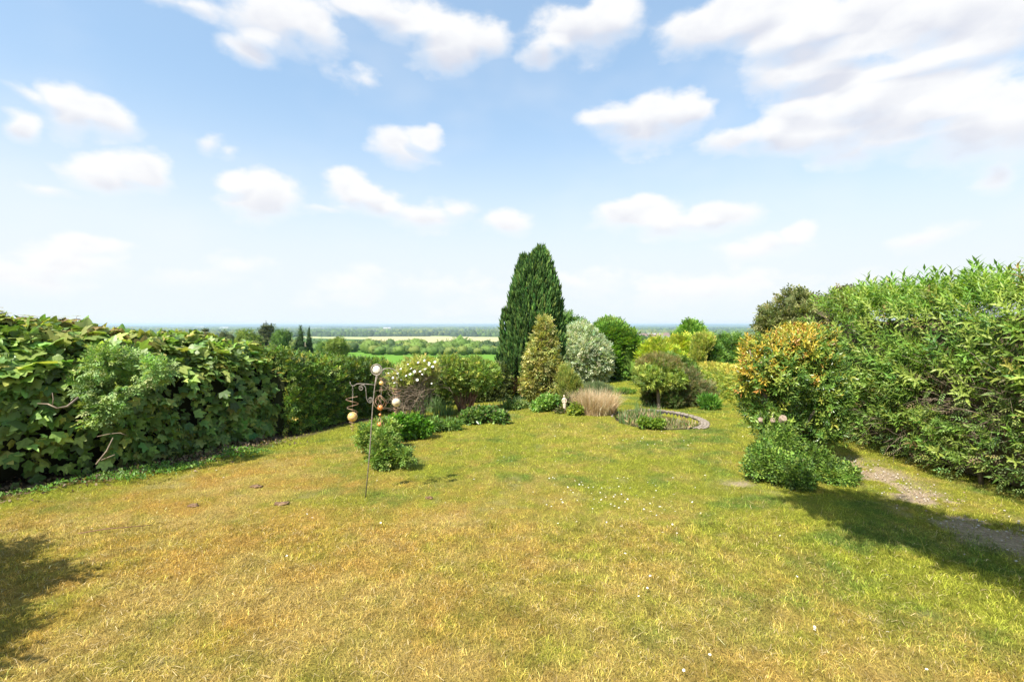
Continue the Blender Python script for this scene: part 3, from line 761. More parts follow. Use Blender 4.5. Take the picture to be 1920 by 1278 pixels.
def left_hedge():
    r = np.random.default_rng(21)
    path = [(x - 1.18, y + .50) for x, y in HEDGE_FACE[0:5]]
    wd = [2.5, 2.5, 2.5, 2.4, 2.2]; ht = [2.55, 2.45, 2.36, 2.30, 2.20, 2.02, 1.80]
    t = thing('sycamore_hedge', 'tall untrimmed hedge of broad lobed sycamore leaves, green with bronze tips, on the left', 'hedge', (path[2][0], path[2][1], float(gz(0, path[2][1]))))
    pal = [((.16, .25, .055), 5), ((.25, .36, .085), 4), ((.09, .15, .035), 3), ((.36, .40, .10), 3)]; _ = [((.31, .37, .065), 2.4), ((.26, .19, .07), .8), ((.42, .42, .08), .6)]
    bronze = [((.34, .33, .11), 3), ((.30, .22, .10), 1.3), ((.38, .42, .10), 3), ((.22, .32, .07), 3)]
    p, nn = hedge_pts(path, wd, ht, 24000, r, bulge=.24, depth=.10, low=.03, expo=2.1)
    # thinner towards the foot
    hgt = (p[:, 2] - gz(0, p[:, 1])) / 2.2
    k = r.random(len(p)) < np.clip(.45 + 1.0 * hgt, 0, 1) * np.where((noise3(p, 1.3) < .42) & (hgt < .62), .22, 1) * np.where((p[:, 1] < 7.2) & (hgt < .5), .28, 1); p, nn = p[k], nn[k]
    size = r.uniform(.085, .215, len(p)) * (.9 + .25 * sst(.4, 1, (p[:, 2] - gz(0, p[:, 1])) / 2.2))
    R = frames(nn, r, out=.5, up=-.35, rnd=.42, flat=.55, nout=.8, nrnd=.33)
    col = colours(pal, p, r, .2, .35, 1.4)
    top = (r.random(len(p)) < .8 * sst(.72, .96, (p[:, 2] - gz(0, p[:, 1])) / 2.25) * sst(.42, .6, fbm(p, .8, 2)))
    col[top] = colours(bronze, p[top], r, .2, .3)
    # upright tip shoots along the top
    big = biggest(p, nn, size, 300)
    leaf_objects(t, MAPLE, 'leaf', M_LEAFOBJ, p[big], R[big], size[big], col[big])
    hf = r.random(len(p)) < .5
    for tm, kk in ((MAPLE, ~big & hf), (MAPLE2, ~big & ~hf)):
        V, T, C = scatter(tm, p[kk], R[kk], size[kk], col[kk])
        add('foliage', mesh_np('foliage', V, T, M_LEAF, C), t, kind='stuff')
    add('shade_core', hedge_core(path, [w - .35 for w in wd], [h * .88 for h in ht], (.03, .03, .016), .70, bulge=.35), t)  # near-black core colour stands for the shade inside the hedge
    # tip shoots standing above the top, small bronze leaves in whorls
    n = 130; q, qn = hedge_pts(path, [w * .8 for w in wd], ht, 4000, r, bulge=.19, depth=.01, expo=2.1); k = qn[:, 2] > .8; q = q[k][:n]
    its, cc = [], []
    mb = MB()
    for a in q:
        L = random.uniform(.08, .20); mb.tube([a - np.array([0, 0, .1]), a + np.array([0, 0, L * .93])], [.004, .002], 4)
        for j in range(3):
            for w in range(3):
                an = w * 2.1 + j; z = L * (1 - .25 * j)
                its.append((a + np.array([0, 0, z]), (math.cos(an), math.sin(an), .1 - .35 * j), (math.cos(an) * .2, math.sin(an) * .2, 1), (.08 + .035 * j) * random.uniform(.8, 1.25)))
                cc.append(bronze[random.randrange(3)][0])
    V, T = place_t(MAPLE, its); C = np.repeat(np.array(cc), len(MAPLE[0]), 0)
    add('shoot_tips', mesh_np('shoot_tips', V, T, M_LEAF, C), t, kind='stuff')
    mb.build('shoot_stems', M_REDTWIG, t, kind='stuff')
    # trunks and branches inside
    rr = random.Random(4); mb = MB()
    for i in range(26):
        f = i / 25 * 3.99; a = int(f); x = path[a][0] + (path[a + 1][0] - path[a][0]) * (f - a); y = path[a][1] + (path[a + 1][1] - path[a][1]) * (f - a)
        x += rr.uniform(-.3, .2); y -= rr.uniform(-.1, .1)
        z = float(gz(x, y)); e = Vector((x + rr.uniform(-.5, .5), y + rr.uniform(-.5, .5), z + rr.uniform(1.2, 1.9)))
        mb.tube([(x, y, z - .05), Vector((x, y, z)).lerp(e, .5) + Vector((rr.uniform(-.1, .1), rr.uniform(-.1, .1), 0)), e], [.035, .025, .01], 6)
    mb.build('stem', M_BARK, t)

    # small-leaved part of the hedge further along
    path2 = [(HEDGE_FACE[4][0] - .68, HEDGE_FACE[4][1] - .1), (HEDGE_FACE[5][0] - .60, HEDGE_FACE[5][1] + .1), (HEDGE_FACE[6][0] - .4, HEDGE_FACE[6][1] - .3)]
    t2 = thing('hawthorn_hedge', 'clipped small-leaved dark hedge running on behind the wind spinners', 'hedge', (path2[1][0], path2[1][1], float(gz(0, path2[1][1]))))
    pal2 = [((.10, .18, .03), 5), ((.18, .27, .04), 3), ((.30, .30, .055), 1.5), ((.06, .10, .022), 3)]
    wd2, ht2 = [1.5, 1.5, 1.2], [1.78, 1.60, 1.42, 1.25]
    p, nn = hedge_pts(path2, wd2, ht2, 9000, r, bulge=.17, depth=.09, low=.02, expo=2.5)
    R = frames(nn, r); V, T, C = scatter(SPRAY, p, R, r.uniform(.09, .17, len(p)), colours(pal2, p, r, .25, .4, 2.0))
    add('foliage', mesh_np('foliage', V, T, M_LEAF, C), t2, kind='stuff')
    add('shade_core', hedge_core(path2, [w - .2 for w in wd2], [h * .9 for h in ht2], (.035, .04, .018), .76), t2)

    # fine-leaved wild shoot leaning out of the big hedge
    c0 = P(205, 702, 6.85)
    bl = [(c0.x - .15, c0.y + .1, c0.z + .12, .55, .35, .22), (c0.x + .3, c0.y + .25, c0.z + .03, .45, .35, .22), (c0.x + .02, c0.y, c0.z - .18, .42, .28, .24), (c0.x - .02, c0.y - .05, c0.z - .45, .22, .18, .2), (c0.x - .22, c0.y - .08, c0.z - .75, .13, .11, .16), (c0.x - .32, c0.y - .1, c0.z - .88, .15, .11, .09)]
    shrub('privet_bush', 'pale fine-leaved privet sprays growing out of the front of the broad-leaved hedge', 'bush', bl, 1500, SPRAY, (.08, .14), [((.26, .37, .12), 4), ((.18, .29, .08), 3), ((.36, .44, .18), 1)], seed=5,
          rough=.45, depth=.3, core=0, stems=0, base=(c0.x - .3, c0.y + .6), gap=.5, gapf=4, fr=dict(out=.8, up=-.1, rnd=.5, flat=.9, nout=.7, nrnd=.3))
    # bare pale branches poking out, and cut sticks at the foot
    t3 = thing('dead_branch', 'bare crooked pale branch sticking out of the dark part of the hedge', 'branch', P(105, 755, 5.9))
    mb = MB(); mb.tube([P(70, 756, 5.9), P(90, 757, 5.85), P(106, 765, 5.82), P(125, 762, 5.9), P(146, 745, 6.1)], [.004, .008, .010, .012, .014], 5)
    mb.tube([P(98, 760, 5.84), P(100, 748, 5.84), P(98, 736, 5.84)], [.007, .006, .004], 5); mb.build('branch', M_TWIG, t3)
    t4 = thing('cut_stick', 'long pale stick lying slanted in the shade at the foot of the hedge', 'stick', P(190, 860, 6.4))
    mb = MB(); mb.tube([P(180, 870, 6.35), P(200, 845, 6.5), P(212, 820, 6.55)], [.010, .009, .006], 5); mb.tube([P(190, 862, 6.4), P(215, 852, 6.4)], [.007, .005], 5); mb.build('stick', M_TWIG, t4)
    t5 = thing('curved_twig', 'thin curved bare twig arching above the cut stick', 'twig', P(210, 815, 6.3))
    mb = MB(); mb.tube([P(182, 818, 6.35), P(205, 813, 6.3), P(225, 811, 6.3), P(240, 817, 6.35)], [.004, .005, .005, .003], 5); mb.build('branch', M_TWIG, t5)
left_hedge()

# ------------------------------------------------------------------ right hedge of long narrow leaves
def right_hedge():
    r = np.random.default_rng(31)
    path = [(7.3, .8), (7.35, 3.0), (7.15, 5.2), (7.15, 7.4), (7.35, 9.4), (7.6, 10.9)]
    wd = [1.9, 1.9, 1.9, 1.8, 1.7]; ht = [2.72, 2.70, 2.68, 2.68, 2.74, 2.80]
    path = path[::-1]; wd = wd[::-1]; ht = ht[::-1]      # right-hand side of the path faces the lawn
    t = thing('willow_leaved_hedge', 'tall loose hedge of long narrow bright green leaves with brown twigs, on the right', 'hedge', (7.2, 6, float(gz(0, 6))))
    pal = [((.155, .27, .05), 5), ((.22, .35, .065), 4), ((.09, .17, .032), 3), ((.33, .42, .09), 2.2), ((.48, .45, .10), .5), ((.26, .20, .10), .35)]
    p, nn = hedge_pts(path, wd, ht, 8200, r, bulge=.2, depth=.09, low=.08, nf=1.3)
    g = (p[:, 2] - gz(0, p[:, 1]))
    k = r.random(len(p)) < np.clip(.45 + .5 * g, 0, 1) * np.where(noise3(p, 1.15) < .43, .16, 1); k2 = r.random(len(p[k])) < np.where((p[k][:, 1] < 6.6) & (g[k] < .75), .35, 1); p, nn, g = p[k][k2], nn[k][k2], g[k][k2]
    size = r.uniform(.18, .40, len(p)) * np.where(g < 1.0, .8, 1)
    R = frames(nn, r, out=.65, up=.55, rnd=.32, flat=.3, nout=.8, nrnd=.4)
    R2 = R.copy()
    col = np.minimum(colours(pal, p, r, .22, .6, 1.3) * np.array([1.12, 1.06, .9]), np.array([.34, .42, .09]))
    big = biggest(p, nn, size, 300)
    leaf_objects(t, SHOOT, 'shoot', M_LEAFOBJ, p[big], R[big], size[big], col[big])
    half = r.random(len(p)) < .5
    for tm, kk, nm in ((SHOOT, ~big & half, 'foliage'), (SHOOT2, ~big & ~half, 'foliage')):
        V, T, C = scatter(tm, p[kk], R[kk], size[kk], col[kk]); add(nm, mesh_np(nm, V, T, M_LEAF, C), t, kind='stuff')
    # tall shoots standing clear of the top
    q, qn = hedge_pts(path, [w * .9 for w in wd], ht, 6000, r, bulge=.12, depth=.01); k = qn[:, 2] > .8; q, qn = q[k][:150], qn[k][:150]
    R = frames(np.tile([0, 0, 1.0], (len(q), 1)), r, out=1, up=.5, rnd=.13, flat=.1, nout=0, nrnd=1)
    V, T, C = scatter(SHOOT, q - np.array([0, 0, .1]), R, r.uniform(.36, .66, len(q)), colours(pal[:2], q, r)); add('top_shoots', mesh_np('top_shoots', V, T, M_LEAF, C), t, kind='stuff')
    # finer paler growth low down
    pf, nf_ = hedge_pts(path, wd, [h * .8 for h in ht], 5200, r, bulge=.16, depth=.05, low=.06)
    k = nf_[:, 2] < .5; pf, nf_ = pf[k], nf_[k]
    V, T, C = scatter(SPRAY_FINE, pf, frames(nf_, r, out=.8, up=-.1), r.uniform(.10, .2, len(pf)), colours([((.18, .27, .07), 4), ((.32, .36, .11), 1.6), ((.11, .17, .04), 2), ((.22, .17, .10), 1)], pf, r))
    add('side_sprays', mesh_np('side_sprays', V, T, M_LEAF, C), t, kind='stuff')
    add('shade_core', hedge_core(path, [w - .3 for w in wd], [h * .96 for h in ht], (.085, .07, .042), .78, bulge=.3), t)
    rr = random.Random(8); tp, tn = hedge_pts(path, wd, ht, 5200, r, bulge=.2, depth=.05, low=.12, nf=1.3); kk = (noise3(tp, 1.15) < .42) & (tp[:, 2] - gz(0, tp[:, 1]) < 2.5); tp, tn = tp[kk][:1700], tn[kk][:1700]; p, nn = tp, tn; k = np.arange(len(tp)); st = p[k] - nn[k] * .28; dr = nn[k] * .5 + r.normal(0, .7, (len(k), 3)) + np.array([0, 0, .3])
    twig_mesh(st, dr, .55, .006, rr, 4, .25, 0, 3, 1).build('twig', M_TWIG, t, kind='stuff')
    mb = MB()
    for i in range(16):
        y = 2.2 + i * .55; x = 6.55 + rr.uniform(-.15, .5); z = float(gz(x, y))
        e = Vector((x + rr.uniform(-.4, .3), y + rr.uniform(-.4, .4), z + rr.uniform(1.3, 2.2))); mb.tube([(x, y, z - .05), Vector((x, y, z)).lerp(e, .4) + Vector((.05, 0, 0)), e], [.035, .022, .008], 6)
    mb.build('stem', M_BARK, t)
right_hedge()

def R_(c, px, top, bot, depth, tilt=0): return c
def pb(px0, px1, py0, py1, Y, dy=1.0):
    """ellipsoid filling the photo box at distance Y"""
    a, b = P(px0, py0, Y), P(px1, py1, Y)
    rx, rz = abs(b.x - a.x) / 2, abs(a.z - b.z) / 2
    return ((a.x + b.x) / 2, Y, (a.z + b.z) / 2, rx, rx * dy, rz)

# ------------------------------------------------------------------ garden plants
CONE = dict(out=.25, up=1.0, rnd=.14, flat=.0, nout=1.0, nrnd=.5)
def yew():
    Y = 16.6; r = np.random.default_rng(41)
    base = P(995, 750, Y); zb = float(gz(0, Y))
    t = thing('upright_yew', 'tall dark green pointed columnar yew, the tallest tree in the middle of the garden', 'tree', (base.x, Y, zb))
    ptop = 462; prof = [(462, 3, 1015), (475, 11, 1013), (488, 22, 1007), (500, 29, 1003), (540, 42, 1002), (580, 48, 1001), (620, 53, 998), (660, 58, 995), (700, 58, 994), (728, 52, 994), (744, 36, 992)]
    py = np.array([q[0] for q in prof], float); rad = np.array([q[1] for q in prof], float); cx = np.array([q[2] for q in prof], float)
    n = 9500
    v = 744 - (744 - 462) * r.random(n) ** 1.08; 
    w = np.interp(v, py, rad); keep = r.random(n) < (w / 62) ** .6; v = v[keep]; w = w[keep]; n = len(v)
    th = r.uniform(0, 2 * math.pi, n)
    q = np.stack([np.cos(th) * 3.0, np.sin(th) * 3.0, v * .008], 1)
    f = 1 + .42 * (fbm(q, 1.4, 3) - .5) * 2 - np.minimum(r.exponential(.07, n), .4)
    rr_ = w / F * Y * f
    z = H - (v - HOR) / F * Y
    X = (np.interp(v, py, cx) - 960) / F * Y + np.cos(th) * rr_; YY = Y + np.sin(th) * rr_
    # the second lower peak at the left
    n2 = 900; v2 = r.uniform(480, 560, n2); w2 = np.interp(v2, [480, 500, 560], [2, 10, 16]); th2 = r.uniform(0, 6.283, n2)
    X2 = (np.interp(v2, [476, 560], [984, 976]) - 960) / F * Y + np.cos(th2) * w2 / F * Y * r.uniform(.6, 1.1, n2); Y2 = Y + np.sin(th2) * w2 / F * Y; z2 = H - (v2 - HOR) / F * Y
    n3 = 260; v3 = r.uniform(580, 640, n3); th3 = r.uniform(0, 6.283, n3); w3 = np.interp(v3, [580, 600, 640], [2, 7, 8]); X3 = (948 - 960) / F * Y + np.cos(th3) * w3 / F * Y; Y3 = Y - .1 + np.sin(th3) * w3 / F * Y; z3 = H - (v3 - HOR) / F * Y
    p = np.concatenate([np.stack([X, YY, z], 1), np.stack([X2, Y2, z2], 1), np.stack([X3, Y3, z3], 1)]); th = np.concatenate([th, th2, th3])
    nn = np.stack([np.cos(th), np.sin(th), np.full(len(th), .15)], 1)
    pal = [((.07, .145, .035), 5), ((.115, .21, .05), 4), ((.04, .085, .025), 2), ((.18, .27, .065), 1.6)]
    col = colours(pal, p, r, .2, .45, 1.6)
    br = (p[:, 0] < base.x - .1) & (p[:, 2] < .35) & (p[:, 2] > -.3) & (noise3(p, 2.0) > .45) & (p[:, 0] > base.x - .75)
    col[br] = colours([((.16, .09, .05), 2), ((.11, .08, .04), 1)], p[br], r)
    V, T, C = scatter(PLUME, p - np.array([0, 0, .12]), frames(nn, r, **CONE), r.uniform(.16, .32, len(p)), col)
    add('crown', mesh_np('crown', V, T, M_DULL, C), t)
    V0, T0 = ico(4); 
    V = V0.copy(); vz = np.interp(V[:, 2], [-1, 1], [735, 478]); ww = np.interp(vz, py, rad) * .80 / F * Y
    ang = np.arctan2(V[:, 1], V[:, 0]); taper = np.clip(np.hypot(V[:, 0], V[:, 1]) * 4, 0, 1)
    fq = .97 + .42 * (fbm(np.stack([np.cos(ang) * 3.0, np.sin(ang) * 3.0, vz * .008], 1), 1.4, 3) - .5) * 2
    V = np.stack([(np.interp(vz, py, cx) - 960) / F * Y + np.cos(ang) * ww * taper * fq, Y + np.sin(ang) * ww * taper * fq, H - (vz - HOR) / F * Y], 1)
    add('shade_core', mesh_np('shade_core', V, T0, M_CORE, np.tile([.025, .05, .018], (len(V), 1)), smooth=True), t)  # solid filler, darkened below the foliage tones as inner shade
    mb = MB(); mb.tube([(base.x, Y, zb - .1), (base.x, Y, zb + .5), (base.x + .05, Y, zb + 2)], [.16, .13, .08], 10); mb.build('trunk', M_BARK, t)
yew()

gold = [((.43, .40, .12), 4), ((.32, .32, .09), 3), ((.16, .18, .05), 2.5), ((.58, .53, .24), 1.3)]
shrub('variegated_holly', 'golden variegated bushy holly standing in front of the dark yew', 'shrub',
      [pb(985, 1045, 640, 735, 15.0), pb(998, 1042, 618, 690, 15.1), pb(1008, 1034, 596, 650, 15.2), pb(978, 1015, 692, 748, 14.8), pb(1018, 1054, 680, 744, 14.9), pb(990, 1020, 650, 700, 14.8)],
      3300, SPRAY, (.13, .24), gold, seed=51, rough=.32, nf=2.6, depth=.12, stemmat=M_BARK, base=(P(1010, 0, 15).x, 15.0), corecol=(.07, .05, .025), cs=4)
shrub('olive_shrub', 'upright loose yellow-olive shrub beside the small stone figure', 'shrub',
      [pb(1048, 1084, 700, 770, 13.8), pb(1062, 1094, 715, 772, 13.9), pb(1050, 1066, 690, 730, 13.9)], 1500, SPRAY_FINE, (.14, .26), [((.24, .27, .05), 3), ((.16, .20, .04), 2), ((.33, .33, .09), 1)], seed=52,
      fr=dict(out=.3, up=1, rnd=.3), rough=.25, depth=.3, core=.6, gap=.2)
shrub('silver_tree', 'round silvery grey-leaved pear tree to the right of the yew', 'tree',
      [pb(1050, 1140, 612, 722, 22.4), pb(1058, 1115, 606, 680, 22.6), pb(1085, 1147, 632, 722, 22.3), pb(1052, 1100, 650, 724, 22.1)],
      6500, SPRAY, (.15, .28), [((.50, .54, .36), 4), ((.36, .42, .26), 3), ((.24, .30, .16), 2.5), ((.60, .63, .46), 1)], seed=53, rough=.16, nf=3, depth=.14, trunk=(P(1098, 670, 22.4), .09), gap=.25, gapf=4)
shrub('leafy_tree', 'small green tree whose top shows just over the silver pear tree', 'tree', [pb(1044, 1078, 592, 650, 25), pb(1070, 1096, 600, 650, 25)], 1700, SPRAY, (.18, .32),
      [((.13, .24, .05), 3), ((.20, .32, .07), 2)], seed=54, trunk=(P(1065, 650, 25), .1), rough=.2, gap=.2)
HORZ = dict(out=1.0, up=-.05, rnd=.25, flat=1.2, nout=.1, nrnd=.2)
shrub('spreading_cherry', 'green tree with layered flat boughs reaching to the grass, right of the silver pear tree', 'tree',
      [pb(1122, 1206, 640, 722, 24), pb(1118, 1176, 612, 660, 24.2), pb(1150, 1205, 625, 690, 23.8), pb(1112, 1150, 650, 715, 23.5), pb(1165, 1215, 660, 715, 23.6)],
      6500, SPRAY, (.22, .40), [((.14, .27, .045), 4), ((.21, .35, .055), 3), ((.07, .14, .028), 2), ((.30, .40, .07), 1)], seed=55, fr=HORZ, rough=.18, nf=2.2, depth=.15, gap=.42, gapf=1.6, trunk=(P(1160, 660, 24), .14), clump=.6, cs=1.8)
shrub('round_headed_tree', 'taller bright green rounded tree behind the layered tree', 'tree', [pb(1113, 1170, 598, 650, 29), pb(1130, 1176, 604, 650, 29.3)], 2600, SPRAY, (.22, .38),
      [((.15, .26, .045), 3), ((.24, .36, .06), 2)], seed=56, trunk=(P(1145, 650, 29), .13), rough=.2)
LIME = [((.42, .48, .055), 4), ((.52, .55, .075), 2.5), ((.22, .32, .045), 1.5)]
shrub('golden_bush', 'wide yellow-green bushy tree in the far border', 'bush', [pb(1200, 1262, 640, 700, 22), pb(1240, 1305, 634, 700, 22.5), pb(1215, 1290, 655, 705, 21), pb(1275, 1318, 645, 705, 22)], 5200, SPRAY, (.16, .3), LIME, seed=57,
      fr=HORZ, rough=.2, nf=2, gap=.3, gapf=2, depth=.13, clump=.5, stems=9, stem_r=.03)
shrub('pruned_conifer', 'narrow yellow-green conifer with knobbly upright tips above the far border', 'tree', [pb(1296, 1322, 632, 690, 21), pb(1308, 1336, 626, 660, 21.1), pb(1300, 1316, 628, 650, 21)], 1700, SPRAY, (.12, .2),
      [((.40, .44, .07), 3), ((.26, .31, .06), 2), ((.46, .42, .11), 1)], seed=58, fr=dict(out=.4, up=.9, rnd=.25), trunk=(P(1310, 660, 21), .06), rough=.3, nf=4)
shrub('field_maple', 'domed mid-green tree rising behind the yellow-green bush', 'tree', [pb(1270, 1322, 608, 665, 28), pb(1285, 1316, 606, 640, 28.4)], 2400, SPRAY, (.2, .36), [((.17, .32, .045), 3), ((.25, .40, .06), 2), ((.09, .17, .03), 1)], seed=59,
      trunk=(P(1297, 655, 28), .14), rough=.2)
shrub('laurel_thicket', 'large dark green rounded bush at the right end of the far border', 'bush', [pb(1318, 1380, 632, 702, 23), pb(1350, 1412, 630, 712, 22), pb(1325, 1362, 655, 712, 21.4), pb(1370, 1425, 650, 712, 21)], 5600, SPRAY, (.17, .3),
      [((.12, .23, .04), 4), ((.18, .31, .05), 3), ((.06, .12, .028), 2)], seed=60, rough=.2, nf=2, gap=.25, gapf=2, stems=8, stem_r=.03, clump=.5)
# low clipped golden hedge running towards us on the right
def low_hedge():
    r = np.random.default_rng(71)
    path = [(8.2, 20.5), (8.0, 17), (7.35, 14), (6.7, 11.2)]; wd = [1.2, 1.2, 1.3, 1.3]; ht = [.95, .95, 1.0, 1.05]
    t = thing('low_hedge', 'low clipped flat-topped yellow-green hedge along the far right of the lawn', 'hedge', (7.5, 15, float(gz(0, 15))))
    p, nn = hedge_pts(path, wd, ht, 6500, r, bulge=.06, depth=.05, low=.02, nf=2)
    topc = nn[:, 2] > .6
    col = colours([((.33, .38, .05), 4), ((.22, .29, .045), 3), ((.42, .42, .06), 1.5)], p, r, .2, .35, 1.5); col[topc] = colours([((.50, .43, .075), 3), ((.40, .39, .065), 2)], p[topc], r)
    V, T, C = scatter(SPRAY, p, frames(nn, r), r.uniform(.08, .15, len(p)), col); add('foliage', mesh_np('foliage', V, T, M_LEAF, C), t)
    add('shade_core', hedge_core(path, [w - .1 for w in wd], [h * .92 for h in ht], (.08, .09, .02), .86, bulge=.08), t)
low_hedge()

# mushroom-headed small tree by the pond
Ym = 14.0
tm = shrub('weeping_tree', 'small mop-headed weeping tree with a brown twiggy cap and short pale trunk, by the pond', 'tree',
      [pb(1196, 1276, 672, 718, Ym + .3), pb(1188, 1245, 692, 727, Ym - .2), pb(1225, 1285, 692, 730, Ym), pb(1200, 1240, 690, 722, Ym - .4)], 2600, SPRAY, (.10, .18),
      [((.26, .34, .06), 4), ((.36, .42, .08), 2), ((.15, .21, .045), 2)], seed=61, base=(P(1232, 0, Ym).x, Ym - .2), trunk=(P(1233, 715, Ym), .055), rough=.22, nf=3.5, stemmat=M_TWIG, core=.66)
def brown_cap():
    r = np.random.default_rng(5); p, nn = blob_pts([pb(1194, 1278, 667, 712, Ym + .25), pb(1205, 1262, 666, 700, Ym)], 2200, r, .15, 3)
    k = nn[:, 2] > .25; p, nn = p[k], nn[k]
    V, T, C = scatter(SPRAY_FINE, p, frames(nn, r), r.uniform(.09, .17, len(p)), colours([((.25, .19, .07), 3), ((.20, .21, .06), 2.5), ((.32, .24, .09), 1)], p, r)); add('brown_cap', mesh_np('brown_cap', V, T, M_LEAF, C), tm)
brown_cap()
BRN = [((.17, .17, .06), 3), ((.22, .17, .08), 2), ((.11, .15, .04), 3)]
shrub('twiggy_bush', 'brownish twiggy bush with sparse leaves beside the mop-headed tree', 'bush', [pb(1262, 1318, 700, 762, 14.3), pb(1295, 1345, 715, 765, 14.6), pb(1270, 1310, 690, 730, 14.8)], 2400, SPRAY_FINE, (.12, .22), BRN, seed=62, rough=.25, depth=.2, gap=.25, stems=26, stem_top=1.0, stem_r=.012, core=.6)
shrub('green_bush', 'mid-green leafy bush rising behind the twiggy bush', 'bush', [pb(1255, 1310, 675, 735, 16.5), pb(1240, 1280, 668, 715, 17)], 1900, SPRAY, (.12, .2), [((.12, .20, .035), 3), ((.18, .26, .05), 2)], seed=63)
shrub('fern_clump', 'bright green leafy clump on the lawn at the foot of the twiggy bush', 'plant', [pb(1312, 1348, 742, 770, 13.6, .8)], 500, LANCE, (.12, .22), [((.10, .24, .03), 3), ((.15, .30, .04), 2)], seed=64, fr=dict(out=.8, up=.7, rnd=.3), core=.5, stems=0)
shrub('border_bush', 'low green bush under the mop-headed tree', 'bush', [pb(1240, 1275, 735, 768, 13.9), pb(1205, 1232, 728, 766, 14.4)], 900, SPRAY, (.09, .16), [((.09, .14, .03), 3), ((.15, .14, .05), 1.5)], seed=65)
shrub('grey_mound', 'low grey-green mound behind the dry grass clump', 'plant', [pb(1085, 1150, 722, 748, 16.5, .7)], 1100, SPRAY_FINE, (.12, .2), [((.20, .25, .12), 3), ((.14, .19, .08), 2)], seed=66, stems=0, fr=dict(out=.5, up=.8, rnd=.3))
shrub('mossy_hummock', 'long-grass hummock on the far lawn', 'plant', [pb(1146, 1192, 733, 748, 17.5, .8)], 700, LANCE, (.12, .2), [((.13, .23, .03), 3), ((.18, .27, .04), 2)], seed=67, stems=0, fr=dict(out=.3, up=1, rnd=.3))

# clump of dry ornamental grass
def blades(name, label, cat, cx, cy, rx, ry, n, h, w, pal, seed, lean=.45, mat=None, seg=3, group=None, part='blades'):
    r = np.random.default_rng(seed); t = thing(name, label, cat, (cx, cy, float(gz(cx, cy))), group)
    a = r.uniform(0, 6.283, n); q = np.sqrt(r.random(n)); x = cx + np.cos(a) * q * rx; y = cy + np.sin(a) * q * ry; z = gz(x, y) - .02
    hh = h * np.where(r.random(n) < .35, r.uniform(.3, .7, n), r.uniform(.65, 1.12, n)) * (.8 + .4 * noise3(np.stack([x, y, y * 0], 1), 5)); ln = lean * (q * .8 + .2) * r.uniform(.1, 2.0, n); da = a + r.normal(0, .5, n)
    wa = r.uniform(0, 6.283, n); ww = w * r.uniform(.7, 1.3, n); V = []
    for s in range(seg + 1):
        f = s / seg; X = x + np.cos(da) * hh * ln * f ** 1.8; Yv = y + np.sin(da) * hh * ln * f ** 1.8; Z = z + hh * (f - .25 * ln * f ** 3); k = ww / 2 * (1 - f * .9)
        V += [np.stack([X - np.cos(wa) * k, Yv - np.sin(wa) * k, Z], 1), np.stack([X + np.cos(wa) * k, Yv + np.sin(wa) * k, Z], 1)]
    V = np.stack(V, 1); T0 = []
    for s in range(seg): T0 += [(2 * s, 2 * s + 1, 2 * s + 3), (2 * s, 2 * s + 3, 2 * s + 2)]
    kv = V.shape[1]; T = (np.array(T0)[None] + (np.arange(n) * kv)[:, None, None]).reshape(-1, 3)
    c = pick(pal, n, r) * np.exp(r.normal(0, .22, n))[:, None]
    add(part, mesh_np(part, V.reshape(-1, 3), T, mat or M_GRASS, np.repeat(np.clip(c, .01, .85), kv, 0)), t)
    return t
g = G(1123, 780)
blades('dry_grass_clump', 'pale straw-coloured tussock of dead ornamental grass by the pond', 'ornamental grass', g.x, g.y + .45, .52, .42, 4200, .66, .012, [((.60, .45, .27), 4), ((.46, .31, .17), 2), ((.70, .58, .40), 2)], 3, .42)
for i, (px, py, rx, n, h, lab) in enumerate([(1178, 792, .22, 90, .38, 'sword-leaved iris clump nearest the dry grass clump'), (1205, 786, .3, 130, .45, 'tallest clump of blue-green iris leaves at the pond edge'), (1232, 782, .12, 40, .42, 'narrow clump of iris leaves in front of the pale trunk'),
                                       (800, 772, .35, 160, .55, 'tall pale blue-green iris leaves between the rose and the clipped shrub'), (832, 778, .3, 140, .5, 'iris leaves in front of the reddish bare stems'), (958, 764, .3, 130, .34, 'iris leaves left of the yew foot'), (975, 760, .25, 80, .32, 'small clump of iris leaves beneath the yew'), (868, 790, .12, 22, .30, 'single tuft of pale sword leaves before the dark groundcover')]):
    g = G(px, py); blades('iris_clump', lab, 'iris', g.x, g.y, rx, rx * .7, n, h, .022, [((.15, .24, .09), 3), ((.20, .30, .12), 2), ((.10, .18, .05), 1)], 20 + i, .3, M_LEAF, group='clumps of iris leaves')

# low planting round the yew and in the left border
LOW = dict(out=.5, up=.4, rnd=.5, flat=1.0, nout=.3, nrnd=.35)
def low(name, label, boxes, Y, n, sz, pal, seed, tm=TWO, **k):
    return shrub(name, label, 'plant', [pb(*b, Y + (j % 2) * .25, .75) for j, b in enumerate(boxes)], n, tm, sz, pal, seed=seed, fr=LOW, stems=0, core=.72, rough=.25, nf=4, **k)
low('leafy_perennial', 'green leafy border plants at the foot of the variegated holly', [(995, 1030, 748, 780), (1020, 1055, 742, 780), (1005, 1045, 740, 770)], 13.2, 1500, (.07, .13), [((.19, .33, .06), 3), ((.26, .40, .09), 2), ((.11, .19, .04), 2)], 81)
low('yellow_green_plant', 'low lime-green plant between the stone figure and the dry grass', [(1066, 1095, 758, 782)], 12.6, 500, (.06, .12), [((.30, .36, .05), 3), ((.20, .26, .05), 2)], 82)
low('brown_leaved_plant', 'low mixed brown and green plant beside the stone figure', [(1040, 1060, 765, 782), (1062, 1080, 740, 765)], 12.9, 500, (.06, .12), [((.22, .18, .09), 2), ((.14, .18, .05), 3), ((.35, .33, .18), .7)], 83)
